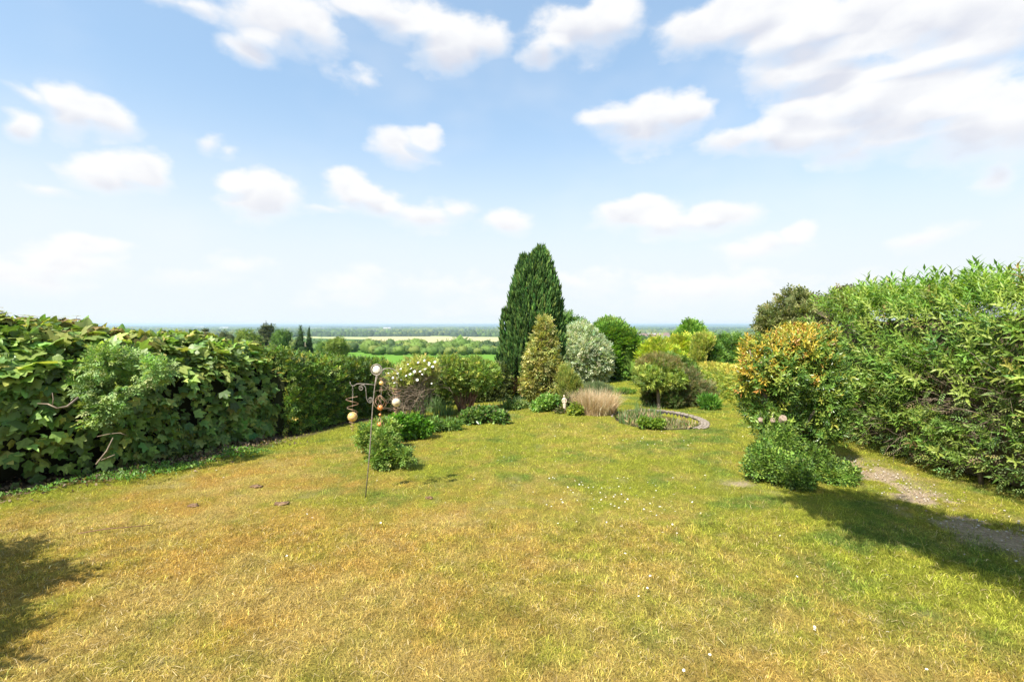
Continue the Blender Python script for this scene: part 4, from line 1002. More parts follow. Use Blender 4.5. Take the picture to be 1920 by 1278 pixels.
low('lower_border_plants', 'pale green low plants under the left side of the yew', [(945, 975, 752, 775), (968, 1000, 755, 778)], 13.6, 800, (.06, .12), [((.19, .26, .07), 3), ((.13, .20, .05), 2)], 84)
low('hellebore_bed', 'dark green low mound of leathery leaves at the front of the border', [(862, 905, 768, 800), (895, 940, 764, 796), (925, 955, 772, 796), (880, 925, 762, 790)], 11.3, 2400, (.07, .14), [((.09, .17, .035), 4), ((.14, .25, .05), 3), ((.16, .13, .06), .8), ((.28, .38, .10), .8)], 85, OVAL, mat=M_GLOSSY)
low('green_groundcover', 'bright green feathery plant mound between the small bush and the rose', [(715, 775, 778, 826), (745, 800, 780, 820), (700, 745, 786, 830), (775, 812, 792, 818)], 9.4, 2600, (.07, .13), [((.13, .30, .03), 4), ((.19, .38, .05), 3), ((.09, .20, .03), 2)], 86)
low('tall_weeds', 'long green grass and weeds in front of the iris leaves', [(790, 830, 785, 812), (820, 868, 788, 806)], 10.3, 1000, (.08, .15), [((.16, .27, .05), 3), ((.11, .20, .04), 2)], 87, LANCE)
shrub('yellowish_bush', 'small yellow-green bush left of the pole behind the dark bush', 'bush', [pb(672, 704, 806, 836, 8.4), pb(690, 730, 796, 835, 8.5), pb(700, 742, 792, 830, 8.6)], 1300, SPRAY, (.08, .15), [((.32, .42, .09), 3), ((.26, .33, .07), 2), ((.10, .17, .03), 2)], seed=88, core=.6, rough=.28, nf=5, stem_r=.008, stems=14, stem_top=1)
shrub('dark_bush', 'small dense dark green bush standing on the lawn behind the pole', 'bush', [pb(698, 742, 832, 880, 7.4), pb(706, 752, 842, 874, 7.45), pb(702, 738, 812, 850, 7.5), pb(748, 768, 848, 862, 7.3)], 1500, SPRAY, (.08, .14), [((.15, .24, .045), 4), ((.23, .33, .065), 3), ((.33, .40, .09), 1)],
      seed=89, core=.6, rough=.42, nf=3.5, depth=.2, stem_r=.01, stems=12, stem_top=.9)

# clipped shrub with bare reddish legs
Yc = 12.8
shrub('flat_topped_shrub', 'clipped shrub with a dense green top on bare reddish stems', 'shrub', [pb(812, 880, 668, 738, Yc), pb(850, 930, 672, 735, Yc + .3), pb(880, 938, 680, 728, Yc + .6), pb(815, 850, 672, 715, Yc - .1)], 4300, SPRAY, (.09, .16),
      [((.20, .29, .05), 4), ((.30, .37, .07), 2), ((.11, .17, .035), 2.5), ((.42, .42, .09), .9)], seed=91, base=(P(872, 0, Yc).x, Yc), stems=46, stem_top=.2, stem_r=.016, stemmat=M_REDTWIG, rough=.14, nf=3, core=.74)
t = thing('border_hedge', 'dark hedge behind the rose and the flat-topped shrub, level with the crop field', 'hedge', (P(850, 0, 15).x, 15, float(gz(0, 15))))
def bh():
    r = np.random.default_rng(92); path = [(-3.3, 14.2), (-2.2, 15.0), (-.3, 16.2)]; wd, ht = [1.1, 1.1], [1.12, 1.12]
    p, nn = hedge_pts(path, wd, ht, 4500, r, bulge=.08, depth=.06, low=.02)
    V, T, C = scatter(SPRAY, p, frames(nn, r), r.uniform(.09, .16, len(p)), colours([((.09, .13, .03), 3), ((.16, .19, .04), 2), ((.06, .08, .02), 2)], p, r)); add('foliage', mesh_np('foliage', V, T, M_LEAF, C), t)
    add('shade_core', hedge_core(path, wd, [h * .92 for h in ht], (.045, .04, .02), .84), t)
bh()

def rose():
    Yr = 11.6; rr = random.Random(12); r = np.random.default_rng(12); c = P(772, 0, Yr)
    t = thing('climbing_rose', 'tangle of bare woody stems topped with yellow-green leaves and white flowers', 'rose bush', (c.x, Yr, float(gz(0, Yr))))
    bl = [pb(735, 812, 690, 782, Yr), pb(722, 770, 690, 735, Yr), pb(765, 818, 680, 730, Yr)]
    p, nn = blob_pts(bl, 330, r, .15, 3, .35); d = np.cross(nn, r.normal(0, 1, nn.shape)) + np.array([0, 0, .3])
    d[:, 2] = np.abs(d[:, 2]) * .6
    st = p.copy(); st[:, 2] -= .1
    mb = twig_mesh(st, d, .38, .007, rr, 5, .3, .05, 3, 1)
    for i in range(26):
        x = c.x + rr.uniform(-.35, .35); g_ = float(gz(0, Yr)); k = rr.randrange(len(p)); e = Vector(p[k]); a = Vector((x, Yr + rr.uniform(-.2, .2), g_)); mb.tube([a, a.lerp(e, .5) + Vector((rr.uniform(-.15, .15), rr.uniform(-.15, .15), .1)), e], [.016, .012, .005], 4, cap=False)
    mb.build('stem', M_TWIG, t, kind='stuff')
    top = [pb(755, 820, 672, 700, Yr), pb(728, 775, 690, 722, Yr - .2), pb(790, 822, 680, 712, Yr + .2)]
    p, nn = blob_pts(top, 1300, r, .35, 3, .3)
    V, T, C = scatter(SPRAY, p, frames(nn, r), r.uniform(.08, .15, len(p)), colours([((.36, .38, .08), 3), ((.20, .27, .06), 2), ((.50, .44, .14), 1)], p, r)); add('foliage', mesh_np('foliage', V, T, M_LEAF, C), t)
    # flowers, each a cupped ring of petals
    mp = plain_mat('white_petal', (.80, .76, .70), (.88, .86, .82), 12, .6, 0)
    its = []
    for k in range(6):
        a = k * math.pi / 3; its.append(((0, 0, 0), (math.cos(a), math.sin(a), .45), (-math.cos(a) * .4, -math.sin(a) * .4, 1), 1.0))
    fv, ft = place_t(t_oval(.42, .10, -.1), its); me = mesh_np('flower', fv, ft, mp)
    spots = [(765, 683), (772, 691), (776, 697), (784, 680), (806, 681), (803, 684), (811, 688), (795, 676), (745, 700), (752, 692), (735, 708), (788, 697), (793, 702), (752, 713), (730, 700), (809, 719), (760, 705), (782, 712), (740, 718), (770, 702), (799, 693), (816, 679)]
    for (px, py) in spots:
        o = bpy.data.objects.new('flower', me); link(o); o.parent = t; w = P(px + rr.uniform(-2, 2), py, Yr - .42 - rr.uniform(0, .2)); o.location = w - t.location; s = rr.uniform(.022, .05); o.scale = (s, s, s)
        o.rotation_euler = (rr.uniform(.3, 1.3), rr.uniform(-.4, .4), rr.uniform(-.6, .6))
rose()

# right side: bronze-tipped shrub over sawn trunks, low cover beneath, tree behind
def bronze_shrub():
    Y = 7.5; r = np.random.default_rng(101)
    bl = [pb(1405, 1500, 655, 770, Y), pb(1460, 1575, 645, 775, Y + .3), pb(1440, 1530, 622, 690, Y + .1), pb(1396, 1440, 655, 715, Y), pb(1500, 1580, 700, 805, Y + .2), pb(1420, 1480, 725, 775, Y - .1), pb(1505, 1560, 620, 680, Y + .3), pb(1400, 1430, 640, 670, Y + .1), pb(1390, 1420, 690, 760, Y + .2), pb(1425, 1500, 765, 822, Y + .1), pb(1490, 1570, 780, 840, Y + .35), pb(1400, 1440, 748, 800, Y + .3)]
    c = P(1478, 0, Y)
    t = thing('photinia', 'rounded shrub with glossy green leaves and orange-yellow new tips beside the big hedge', 'shrub', (c.x, Y, float(gz(0, Y))))
    p, nn = blob_pts(lumpy(bl, 4, 5, (.25, .5)), 3500, r, .34, 2.2, .16, gap=.34, gapf=2.4)
    R = frames(nn, r, out=.7, up=.65, rnd=.35, flat=.2, nout=.8, nrnd=.4); size = r.uniform(.13, .21, len(p))
    hgt = p[:, 2] + .45 * nn[:, 0] * -1 + .35 * (fbm(p, 2.2, 2) - .5) * 2
    tip = r.random(len(p)) < sst(1.05, 1.9, hgt)
    col = colours([((.15, .25, .04), 4), ((.24, .34, .06), 3), ((.08, .15, .028), 3), ((.36, .40, .07), 1.5)], p, r, .2, .35)
    col[tip] = colours([((.50, .36, .05), 4), ((.46, .41, .06), 4), ((.46, .22, .06), 1.0), ((.30, .33, .05), 3)], p[tip], r, .18, .2)
    W = t_shoot(11, .17, .55, 9)
    big = biggest(p, nn, size, 300)
    leaf_objects(t, W, 'shoot', M_LEAFOBJ, p[big], R[big], size[big], col[big])
    V, T, C = scatter(W, p[~big], R[~big], size[~big], col[~big]); add('foliage', mesh_np('foliage', V, T, M_GLOSSY, C), t, kind='stuff')
    V, T, C = blob_mesh(bl[:3], 3, .55, .25, 2.6, (.045, .045, .02)); add('shade_core', mesh_np('shade_core', V, T, M_CORE, C, smooth=True), t)  # dark filler blobs; interior shade is put into their colour
    # old limbs with sawn ends
    wood = plain_mat('sawn_wood', (.22, .16, .12), (.38, .29, .22), 30, .85, .2); mb = MB(); gb = Vector((c.x, Y, float(gz(0, Y)) - .05))
    ends = [(1468, 784, Y - .30, .052), (1449, 787, Y - .22, .036), (1426, 786, Y - .1, .034), (1484, 730, Y - .28, .038)]
    for i, (px, py, yy, rd) in enumerate(ends):
        e = P(px, py, yy); mb.tube([gb + Vector((.04 * i, 0, .25)), gb.lerp(e, .6) + Vector((0, .22, .12)), e], [rd * 1.3, rd * 1.1, rd], 10)
        d = (Vector((0, 0, H)) - e).normalized(); cb = MB(); cb.tube([e - d * .02, e + d * .012], [rd * 1.02, rd * 1.02], 12); cb.build('sawn_end', wood, t, smooth=False)
    for i in range(8):
        b = bl[i % len(bl)]; e = Vector((b[0] + random.uniform(-.2, .2), b[1] + random.uniform(-.2, .2), b[2])); mb.tube([gb, gb.lerp(e, .5) + Vector((random.uniform(-.1, .1), 0, 0)), e], [.05, .035, .012], 7)
    mb.build('trunk', M_BARK, t)
bronze_shrub()
shrub('bramble_patch', 'low spreading dark green groundcover around the foot of the orange-tipped shrub', 'ground cover',
      [pb(1404, 1470, 838, 887, 6.85), pb(1440, 1530, 856, 905, 6.6), pb(1520, 1596, 872, 902, 6.85, 1.2), pb(1425, 1490, 818, 860, 7.1), pb(1490, 1555, 840, 885, 7.1), pb(1400, 1430, 862, 892, 6.7), pb(1470, 1520, 884, 912, 6.4), pb(1560, 1604, 878, 897, 7.1), pb(1450, 1478, 800, 830, 7.2)],
      5600, t_spray(5, .30, .42), (.07, .13), [((.12, .20, .035), 4), ((.19, .30, .05), 3), ((.30, .42, .07), 1.0), ((.06, .10, .022), 2)], seed=103, fr=dict(out=.5, up=.1, rnd=.6, flat=1.0, nout=.4, nrnd=.4), rough=.4, nf=3, depth=.14, gap=.25, gapf=4, core=.66, stems=22, stem_top=1.2, stem_r=.006)
shrub('dark_olive_tree', 'brownish-green open-crowned tree behind the orange-tipped shrub', 'tree',
      [pb(1445, 1530, 550, 640, 14), pb(1500, 1580, 560, 640, 14.3), pb(1425, 1475, 590, 640, 13.8), pb(1460, 1510, 545, 590, 14.1), pb(1430, 1450, 578, 606, 13.9)], 3600, SPRAY, (.15, .27),
      [((.17, .19, .065), 4), ((.24, .25, .09), 3), ((.10, .12, .04), 2)], seed=104, trunk=(P(1490, 625, 14), .12), rough=.32, nf=2.2, gap=.32, gapf=2.5, core=.5, depth=.25)
shrub('purple_leaved_tree', 'small dusky tree top showing over the big narrow-leaved hedge', 'tree', [pb(1556, 1612, 548, 600, 15), pb(1570, 1600, 542, 570, 15)], 1100, SPRAY, (.14, .24), [((.11, .11, .05), 3), ((.15, .14, .06), 2)], seed=105, trunk=(P(1582, 600, 15), .1), rough=.35, gap=.32, gapf=3, core=.4, depth=.25)

# ------------------------------------------------------------------ pond with stone edging
def pond():
    cx, cy, rx, ry = POND; z0 = float(gz(cx, cy))
    t = thing('garden_pond', 'small oval garden pond sunk in the lawn with a border of stones', 'pond', (cx, cy, z0))
    m, nt, N, L = new_mat('pond_water'); p = N.new('ShaderNodeBsdfPrincipled'); p.inputs['Base Color'].default_value = (.075, .055, .03, 1); p.inputs['Roughness'].default_value = .22; p.inputs['Specular IOR Level'].default_value = .3
    nz = N.new('ShaderNodeTexNoise'); nz.inputs['Scale'].default_value = 6; b = N.new('ShaderNodeBump'); b.inputs['Strength'].default_value = .08; L.new(nz.outputs[0], b.inputs['Height']); L.new(b.outputs[0], p.inputs['Normal'])
    o = N.new('ShaderNodeOutputMaterial'); L.new(p.outputs[0], o.inputs[0])
    n = 48; V = [(cx, cy, z0 - .13)] + [(cx + rx * 1.0 * math.cos(6.2832 * i / n), cy + ry * 1.0 * math.sin(6.2832 * i / n), z0 - .13) for i in range(n)]
    add('water', mesh_np('water', np.array(V), np.array([(0, 1 + i, 1 + (i + 1) % n) for i in range(n)]), m), t)
    mb = MB()
    for i in range(n):
        a, b_ = 6.2832 * i / n, 6.2832 * (i + 1) / n
        v = [];
        for an in (a, b_):
            x, y = cx + rx * math.cos(an), cy + ry * math.sin(an); zz = float(gz(x, y)); v += [(x * 1.0, y, zz - .3), (x, y, zz + .012)]
        mb.addvf(v, [(0, 1, 3, 2)])
    mb.build('liner', plain_mat('pond_liner', (.03, .03, .03), (.07, .06, .05), 6, .7, .2), t, smooth=False)
    sm = [plain_mat('edging_stone', (.22, .18, .145), (.33, .28, .225), 20, .9, .5), plain_mat('dark_edging_stone', (.17, .14, .115), (.30, .25, .20), 20, .9, .5)]
    rr = random.Random(6); mes = []
    for k in range(5):
        V0, T0 = ico(1); V = V0 * np.array([1, .8, .42]); V = V * (1 + .35 * (noise3(V0 + k * 7, 1.6) - .5) * 2)[:, None]; mes.append(mesh_np('stone', V, T0, sm[k % 2]))
    for ring, (k, cnt) in enumerate(((1.05, 80), (1.115, 86), (1.18, 92))):
        for i in range(cnt):
            a = 6.2832 * (i + rr.uniform(-.2, .2)) / cnt + ring * .04
            an = (a + 3.1416) % 6.2832 - 3.1416
            if ring >= 1 and not (-1.0 < an < (1.7, 1.3)[ring - 1]): continue
            if ring == 0 and (an < -1.1 or an > 1.9) and rr.random() < .72: continue
            x, y = cx + rx * k * math.cos(a), cy + ry * k * math.sin(a)
            o = bpy.data.objects.new('stone', mes[rr.randrange(5)]); link(o); o.parent = t; o.location = (x - cx, y - cy, float(gz(x, y)) - z0 + .012); s = rr.uniform(.038, .062); o.scale = (s, s, s * .8); o.rotation_euler = (rr.uniform(-.2, .2), rr.uniform(-.2, .2), rr.uniform(0, 6.28))
    shrub('marsh_plant', 'tan and green low water plants filling the near side of the pond', 'plant', [(cx - .1, cy - .95, z0 - .04, .6, .5, .17), (cx + .45, cy - .75, z0 - .09, .5, .5, .13), (cx - .5, cy - .6, z0 - .0, .5, .6, .22), (cx - .3, cy + .4, z0 - .1, .6, .6, .16)], 2600, LANCE, (.08, .16),
          [((.38, .30, .17), 3), ((.24, .22, .09), 2), ((.16, .22, .05), 2)], seed=111, stems=0, fr=dict(out=.3, up=1, rnd=.4), core=.5, zmin=z0 - .2)
    shrub('pond_side_plant', 'bright yellow-green plant on the near edge of the pond', 'plant', [pb(1195, 1225, 783, 802, 10.7, .8), pb(1215, 1248, 786, 804, 10.6, .7)], 800, TWO, (.05, .09), [((.22, .32, .04), 3), ((.13, .23, .03), 2)], seed=112, stems=0, fr=LOW, core=.6)
pond()

# ------------------------------------------------------------------ small stone figure
def statue():
    g = G(1058, 774); b = MB(); z = g.z; x, y = g.x, g.y; h = .43; s = h / 1.75
    t = thing('stone_figure', 'small pale stone statue of a draped standing woman in the border', 'statue', (x, y, z))
    pb_ = MB(); pb_.tube([(x, y, z - .02), (x, y, z + .03), (x, y, z + .035), (x, y, z + .05)], [.062, .062, .052, .05], 10)
    stone = plain_mat('pale_stone', (.50, .40, .30), (.66, .55, .43), 40, .9, .4)
    pb_.build('plinth', stone, t, smooth=False)
    z += .05
    prof = [(0, .20, .17), (.25, .17, .15), (.5, .16, .14), (.8, .19, .15), (.95, .175, .14), (1.1, .135, .11), (1.25, .16, .12), (1.38, .19, .12), (1.45, .15, .10), (1.5, .06, .06), (1.56, .055, .055), (1.6, .085, .09), (1.68, .095, .10), (1.75, .075, .085), (1.79, .02, .02)]
    V = []; k = 14
    for (hh, a, c) in prof:
        off = .03 * math.sin(hh * 2.2)
        for j in range(k):
            an = 6.2832 * j / k; fold = 1 + (.07 * math.sin(an * 6 + hh) if hh < 1.0 else 0)
            V.append((x + (off + a * math.cos(an) * fold) * s, y + c * math.sin(an) * fold * s, z + hh * s))
    Fc = [(i * k + j, i * k + (j + 1) % k, (i + 1) * k + (j + 1) % k, (i + 1) * k + j) for i in range(len(prof) - 1) for j in range(k)]
    b.addvf(V, Fc)
    for sd in (-1, 1):
        e = [(sd * .17, 0, 1.38), (sd * .235, -.02, 1.15), (sd * .19, -.12, .95), (sd * .06, -.17, 1.0)]
        b.tube([(x + q[0] * s, y + q[1] * s, z + q[2] * s) for q in e], [.05 * s, .045 * s, .035 * s, .03 * s], 7)
    b.sphere((x + .01 * s, y + .075 * s, z + 1.70 * s), .07 * s, 8, 6)
    b.build('body', stone, t)
statue()

# ------------------------------------------------------------------ wind-spinner pole with three hanging spinners
def spinners():
    Y = 6.05; u = Y / F
    base = P(685, 930, Y); base.z = float(gz(0, Y)) - .03
    q = lambda px, py, dy=0.0: P(px, py, Y + dy)
    t = thing('wind_spinner_pole', 'thin leaning iron garden pole with scrolled arms and a glass disc on top', 'garden stake', (base.x, base.y, base.z + .03))
    mb = MB(); mb.tube([base, q(693, 850), q(699, 760), q(703, 722), q(706, 703)], [.0075, .0075, .007, .0065, .006], 7); mb.build('pole', M_IRON, t)
    mb = MB()
    def spiral(cx, cy, r0, turns, a0, sgn=1, n=22):
        return [q(cx + r0 * (1 - .75 * i / n) * math.cos(a0 + sgn * turns * 6.283 * i / n), cy - r0 * (1 - .75 * i / n) * math.sin(a0 + sgn * turns * 6.283 * i / n)) for i in range(n + 1)]
    mb.tube([q(702, 721), q(690, 720), q(676, 719), q(669, 719.5), q(664, 723), q(660, 723), q(657, 719.5), q(656.5, 716)], .0048, 6)
    sp1 = spiral(677.5, 727.5, 5, 1.3, 1.57, 1)
    mb.tube(sp1[::-1] + [q(682, 721.5), q(685.5, 726), q(686.5, 736), q(687, 746), q(690, 753), q(694, 755), q(698, 752)] + spiral(694.5, 749, 4.5, 1.2, -.3, 1)[2:], .0045, 6)
    mb.build('scroll_arm', M_IRON, t)
    mb = MB(); mb.tube([q(704.5, 724), q(706, 712), q(709, 703), q(714, 696), q(721, 691.5), q(729, 690), q(737, 691.5), q(743, 695.5), q(747.5, 702), q(748, 707), q(745.5, 709), q(743, 707)], .0045, 6)
    mb.tube([q(706, 714), q(710, 700), q(716, 693), q(724, 689)], .003, 5); mb.build('arched_arm', M_IRON, t)
    ring = MB(); c = q(706, 693); R = 10 * u
    ring.tube([(c.x + R * math.cos(6.2832 * i / 28), c.y, c.z + R * math.sin(6.2832 * i / 28)) for i in range(29)], .0075, 6, cap=False); ring.build('ring', M_IRON, t)
    gm = plain_mat('crackled_glass', (.60, .54, .44), (.82, .78, .70), 45, .18, .5, spec=.7, detail=8)
    s = MB(); s.sphere(c, 7.6 * u, 20, 12, (1, .45, 1)); s.build('glass_disc', gm, t)
    # left spinner
    def chain(m, a, b, n=4):
        for i in range(n):
            p = a.lerp(b, (i + .5) / n); r = (a - b).length / n * .62
            m.tube([(p.x + (r * .45 if i % 2 else 0) * math.cos(6.2832 * k / 10), p.y + (0 if i % 2 else r * .45) * math.cos(6.2832 * k / 10), p.z + r * math.sin(6.2832 * k / 10)) for k in range(11)], .0018, 4, cap=False)
    def coil(m, cx, y0, y1, r0, r1, turns, n=60, rad=.0035, ph=0.0):
        m.tube([q(cx + (r0 + (r1 - r0) * i / n) * math.cos(ph + turns * 6.2832 * i / n), y0 + (y1 - y0) * i / n, (r0 + (r1 - r0) * i / n) * u * math.sin(ph + turns * 6.2832 * i / n)) for i in range(n + 1)], rad, 5)
    amber = plain_mat('amber_glass', (.62, .36, .10), (.80, .55, .22), 30, .15, .25, spec=.7)
    pale = plain_mat('pale_marbled_glass', (.52, .40, .24), (.78, .66, .46), 22, .15, .25, spec=.7)
    orange = plain_mat('orange_glass', (.62, .20, .06), (.80, .32, .10), 30, .15, .2, spec=.7)
    def band(m, c, r): m.tube([(c.x + r * 1.02 * math.cos(6.2832 * i / 20), c.y + r * 1.02 * math.sin(6.2832 * i / 20), c.z - r * .1) for i in range(21)], .0022, 4, cap=False)
    tl = thing('wind_spinner', 'copper spiral wind spinner with a large amber ball, hanging from the straight scrolled arm', 'wind spinner', q(661, 724), 'spinners hanging from the iron pole')
    m = MB(); chain(m, q(661, 724), q(661.5, 742), 4); m.tube([q(661, 740), q(661, 772)], .0018, 4); m.build('chain', M_IRON, tl)
    m = MB(); coil(m, 661, 743, 774, 13, 9, 2.0, ph=.8); m.build('upper_coil', M_COPPER, tl)
    m = MB(); c = q(661, 781); m.sphere(c, 9 * u, 20, 14); bo = m.build('ball', amber, tl); m = MB(); band(m, c, 9 * u); m.build('wire_band', M_IRON, bo)
    m = MB(); coil(m, 660.5, 790, 808, 6, 1.5, 3.0, ph=2.2); m.build('lower_coil', M_COPPER, tl)
    tr = thing('wind_spinner', 'spiral wind spinner with a pale marbled ball, hanging from the end of the arched arm', 'wind spinner', q(744, 708), 'spinners hanging from the iron pole')
    m = MB(); chain(m, q(744, 708), q(744, 728), 4); m.build('chain', M_IRON, tr)
    m = MB(); coil(m, 743, 726, 747, 11, 6, 2.2, ph=2.5); m.build('upper_coil', M_COPPER, tr)
    m = MB(); c = q(743, 754); m.sphere(c, 8 * u, 20, 14); bo = m.build('ball', pale, tr); m = MB(); band(m, c, 8 * u); m.build('wire_band', M_IRON, bo)
    m = MB(); coil(m, 742, 762, 778, 5.5, 1.5, 2.5); m.build('lower_coil', M_COPPER, tr)
    tc_ = thing('wind_spinner', 'caged wind spinner strung with orange glass beads, hanging in the middle under the arch', 'wind spinner', q(716, 695), 'spinners hanging from the iron pole')
    m = MB(); m.tube([q(717, 692), q(715.5, 712)], .0018, 4); m.tube([q(715, 722), q(713.5, 800)], .0018, 4)
    m.build('wire', M_IRON, tc_)
    m = MB()
    for yy, r_ in ((708, 4.5), (711, 4), (726, 3), (729, 3), (732, 2.4)): m.tube([q(715 + r_ * math.cos(6.2832 * i / 14), yy, r_ * u * math.sin(6.2832 * i / 14)) for i in range(15)], .0025, 4, cap=False)
    m.tube([q(712, 731), q(712.5, 737)], .0022, 4); m.tube([q(717, 731), q(716, 737)], .0022, 4); m.build('ring_stack', M_COPPER, tc_)
    for (px, py, r_, mt) in ((715, 718, 4.2, amber), (713, 764, 5.0, orange), (712.5, 777, 2.4, orange), (711.5, 795, 4.0, orange)):
        m = MB(); m.sphere(q(px, py), r_ * u, 16, 10); m.build('bead', mt, tc_)
    m = MB()
    for k in range(8):
        ph = k * 6.2832 / 8; m.tube([q(712.5 + 12.5 * math.sin(math.pi * i / 16) * math.cos(ph + 1.3 * math.sin(math.pi * .5 * i / 16)), 740 + 30 * i / 16, 12.5 * u * math.sin(math.pi * i / 16) * math.sin(ph + 1.3 * math.sin(math.pi * .5 * i / 16))) for i in range(17)], .0023, 4)
    m.build('cage', M_COPPER, tc_)
    m = MB()
    for k in range(5):
        ph = k * 6.2832 / 5; m.tube([q(712 + 8 * math.sin(math.pi * .55 * i / 8) * math.cos(ph), 781 + 20 * i / 8, 8 * u * math.sin(math.pi * .55 * i / 8) * math.sin(ph)) for i in range(9)], .0022, 4)
    m.build('tassel', M_COPPER, tc_)
spinners()

# ------------------------------------------------------------------ daisies, litter
def daisies():
    r = random.Random(9)
    wm = plain_mat('daisy_petal', (.80, .79, .78), (.88, .88, .88), 30, .6, 0); ym = plain_mat('daisy_eye', (.60, .42, .05), (.7, .5, .08), 30, .7, 0)
    V = []; T = []; k = 11
    for i in range(k):
        a = 6.2832 * i / k; da = 6.2832 / k * .42
        b = len(V); V += [(.25 * math.cos(a), .25 * math.sin(a), .02), (.8 * math.cos(a - da), .8 * math.sin(a - da), .12), (1.0 * math.cos(a), 1.0 * math.sin(a), .16), (.8 * math.cos(a + da), .8 * math.sin(a + da), .12)]; T += [(b, b + 1, b + 2), (b, b + 2, b + 3)]
    b = len(V); nw = len(T)
    for i in range(8):
        a = 6.2832 * i / 8; V.append((.40 * math.cos(a), .40 * math.sin(a), .06))
    V.append((0, 0, .20)); T += [(b + i, b + (i + 1) % 8, b + 8) for i in range(8)]
    me = mesh_np('daisy', np.array(V), np.array(T), [wm, ym]); me.polygons.foreach_set('material_index', [0] * nw + [1] * 8)
    big = [(1199, 957), (1220, 969), (1237, 960), (1260, 993), (1243, 1008), (835, 950), (706, 909), (716, 905), (1162, 1053), (1172, 1048), (1220, 1093), (1214, 1116), (1197, 1129), (1527, 1193), (1529, 1203), (1528, 1189), (1665, 1198), (1495, 1092), (1478, 1068), (1330, 1247), (1282, 1274), (1737, 1272), (1463, 1013), (1313, 970), (1270, 1011), (538, 1053), (575, 974), (585, 979), (172, 1001), (420, 903), (406, 889), (470, 884), (645, 899), (888, 905), (893, 903), (713, 990), (1150, 940), (1128, 944), (1114, 944), (1103, 936), (1087, 915), (1078, 909), (1064, 921), (1037, 903), (1090, 912), (1134, 937), (1118, 949), (1098, 932), (1154, 935), (1071, 926), (1065, 920), (1214, 911), (1225, 914), (1230, 917), (1265, 932), (1262, 934), (1040, 905), (1010, 900), (992, 895), (1044, 852), (1040, 849)]
    pts = [(x + r.uniform(-1, 1), y) for x, y in big]
    for _ in range(42): pts.append((r.gauss(1110, 55), r.gauss(925, 22)))
    for _ in range(55): pts.append((r.gauss(1190, 70), r.gauss(828, 10)))
    for _ in range(18): pts.append((r.gauss(1230, 40), r.gauss(935, 30)))
    for _ in range(22): pts.append((r.uniform(880, 1300), r.uniform(840, 1010)))
    for _ in range(14): pts.append((r.uniform(930, 1000), r.uniform(845, 875)))
    for i, (px, py) in enumerate(pts):
        if py < 808: continue
        g = G(px, py); o = bpy.data.objects.new('daisy', me); link(o)
        s = r.uniform(.0075, .0115) * (1.0 if i < len(big) else .9); o.location = (g.x, g.y, g.z + .045 + .02 * r.random()); o.scale = (s, s, s); o.rotation_euler = (r.uniform(-.2, .7), r.uniform(-.35, .35), r.uniform(0, 6))
        lab, grp = (('tiny white daisy in the far drift of daisies, on the lawn before the pond', 'far drift of daisies before the pond') if py < 862 else
                    ('white daisy in the thick patch of daisies in the middle of the lawn', 'thick patch of daisies mid-lawn') if py < 1015 and px > 860 else
                    ('white daisy on the golden grass left of the thick daisy patch', 'daisies near the spinner pole') if px < 860 else
                    ('single white daisy in the near right part of the lawn', 'scattered daisies on the near lawn'))
        setp(o, lab, 'daisy', grp)
daisies()

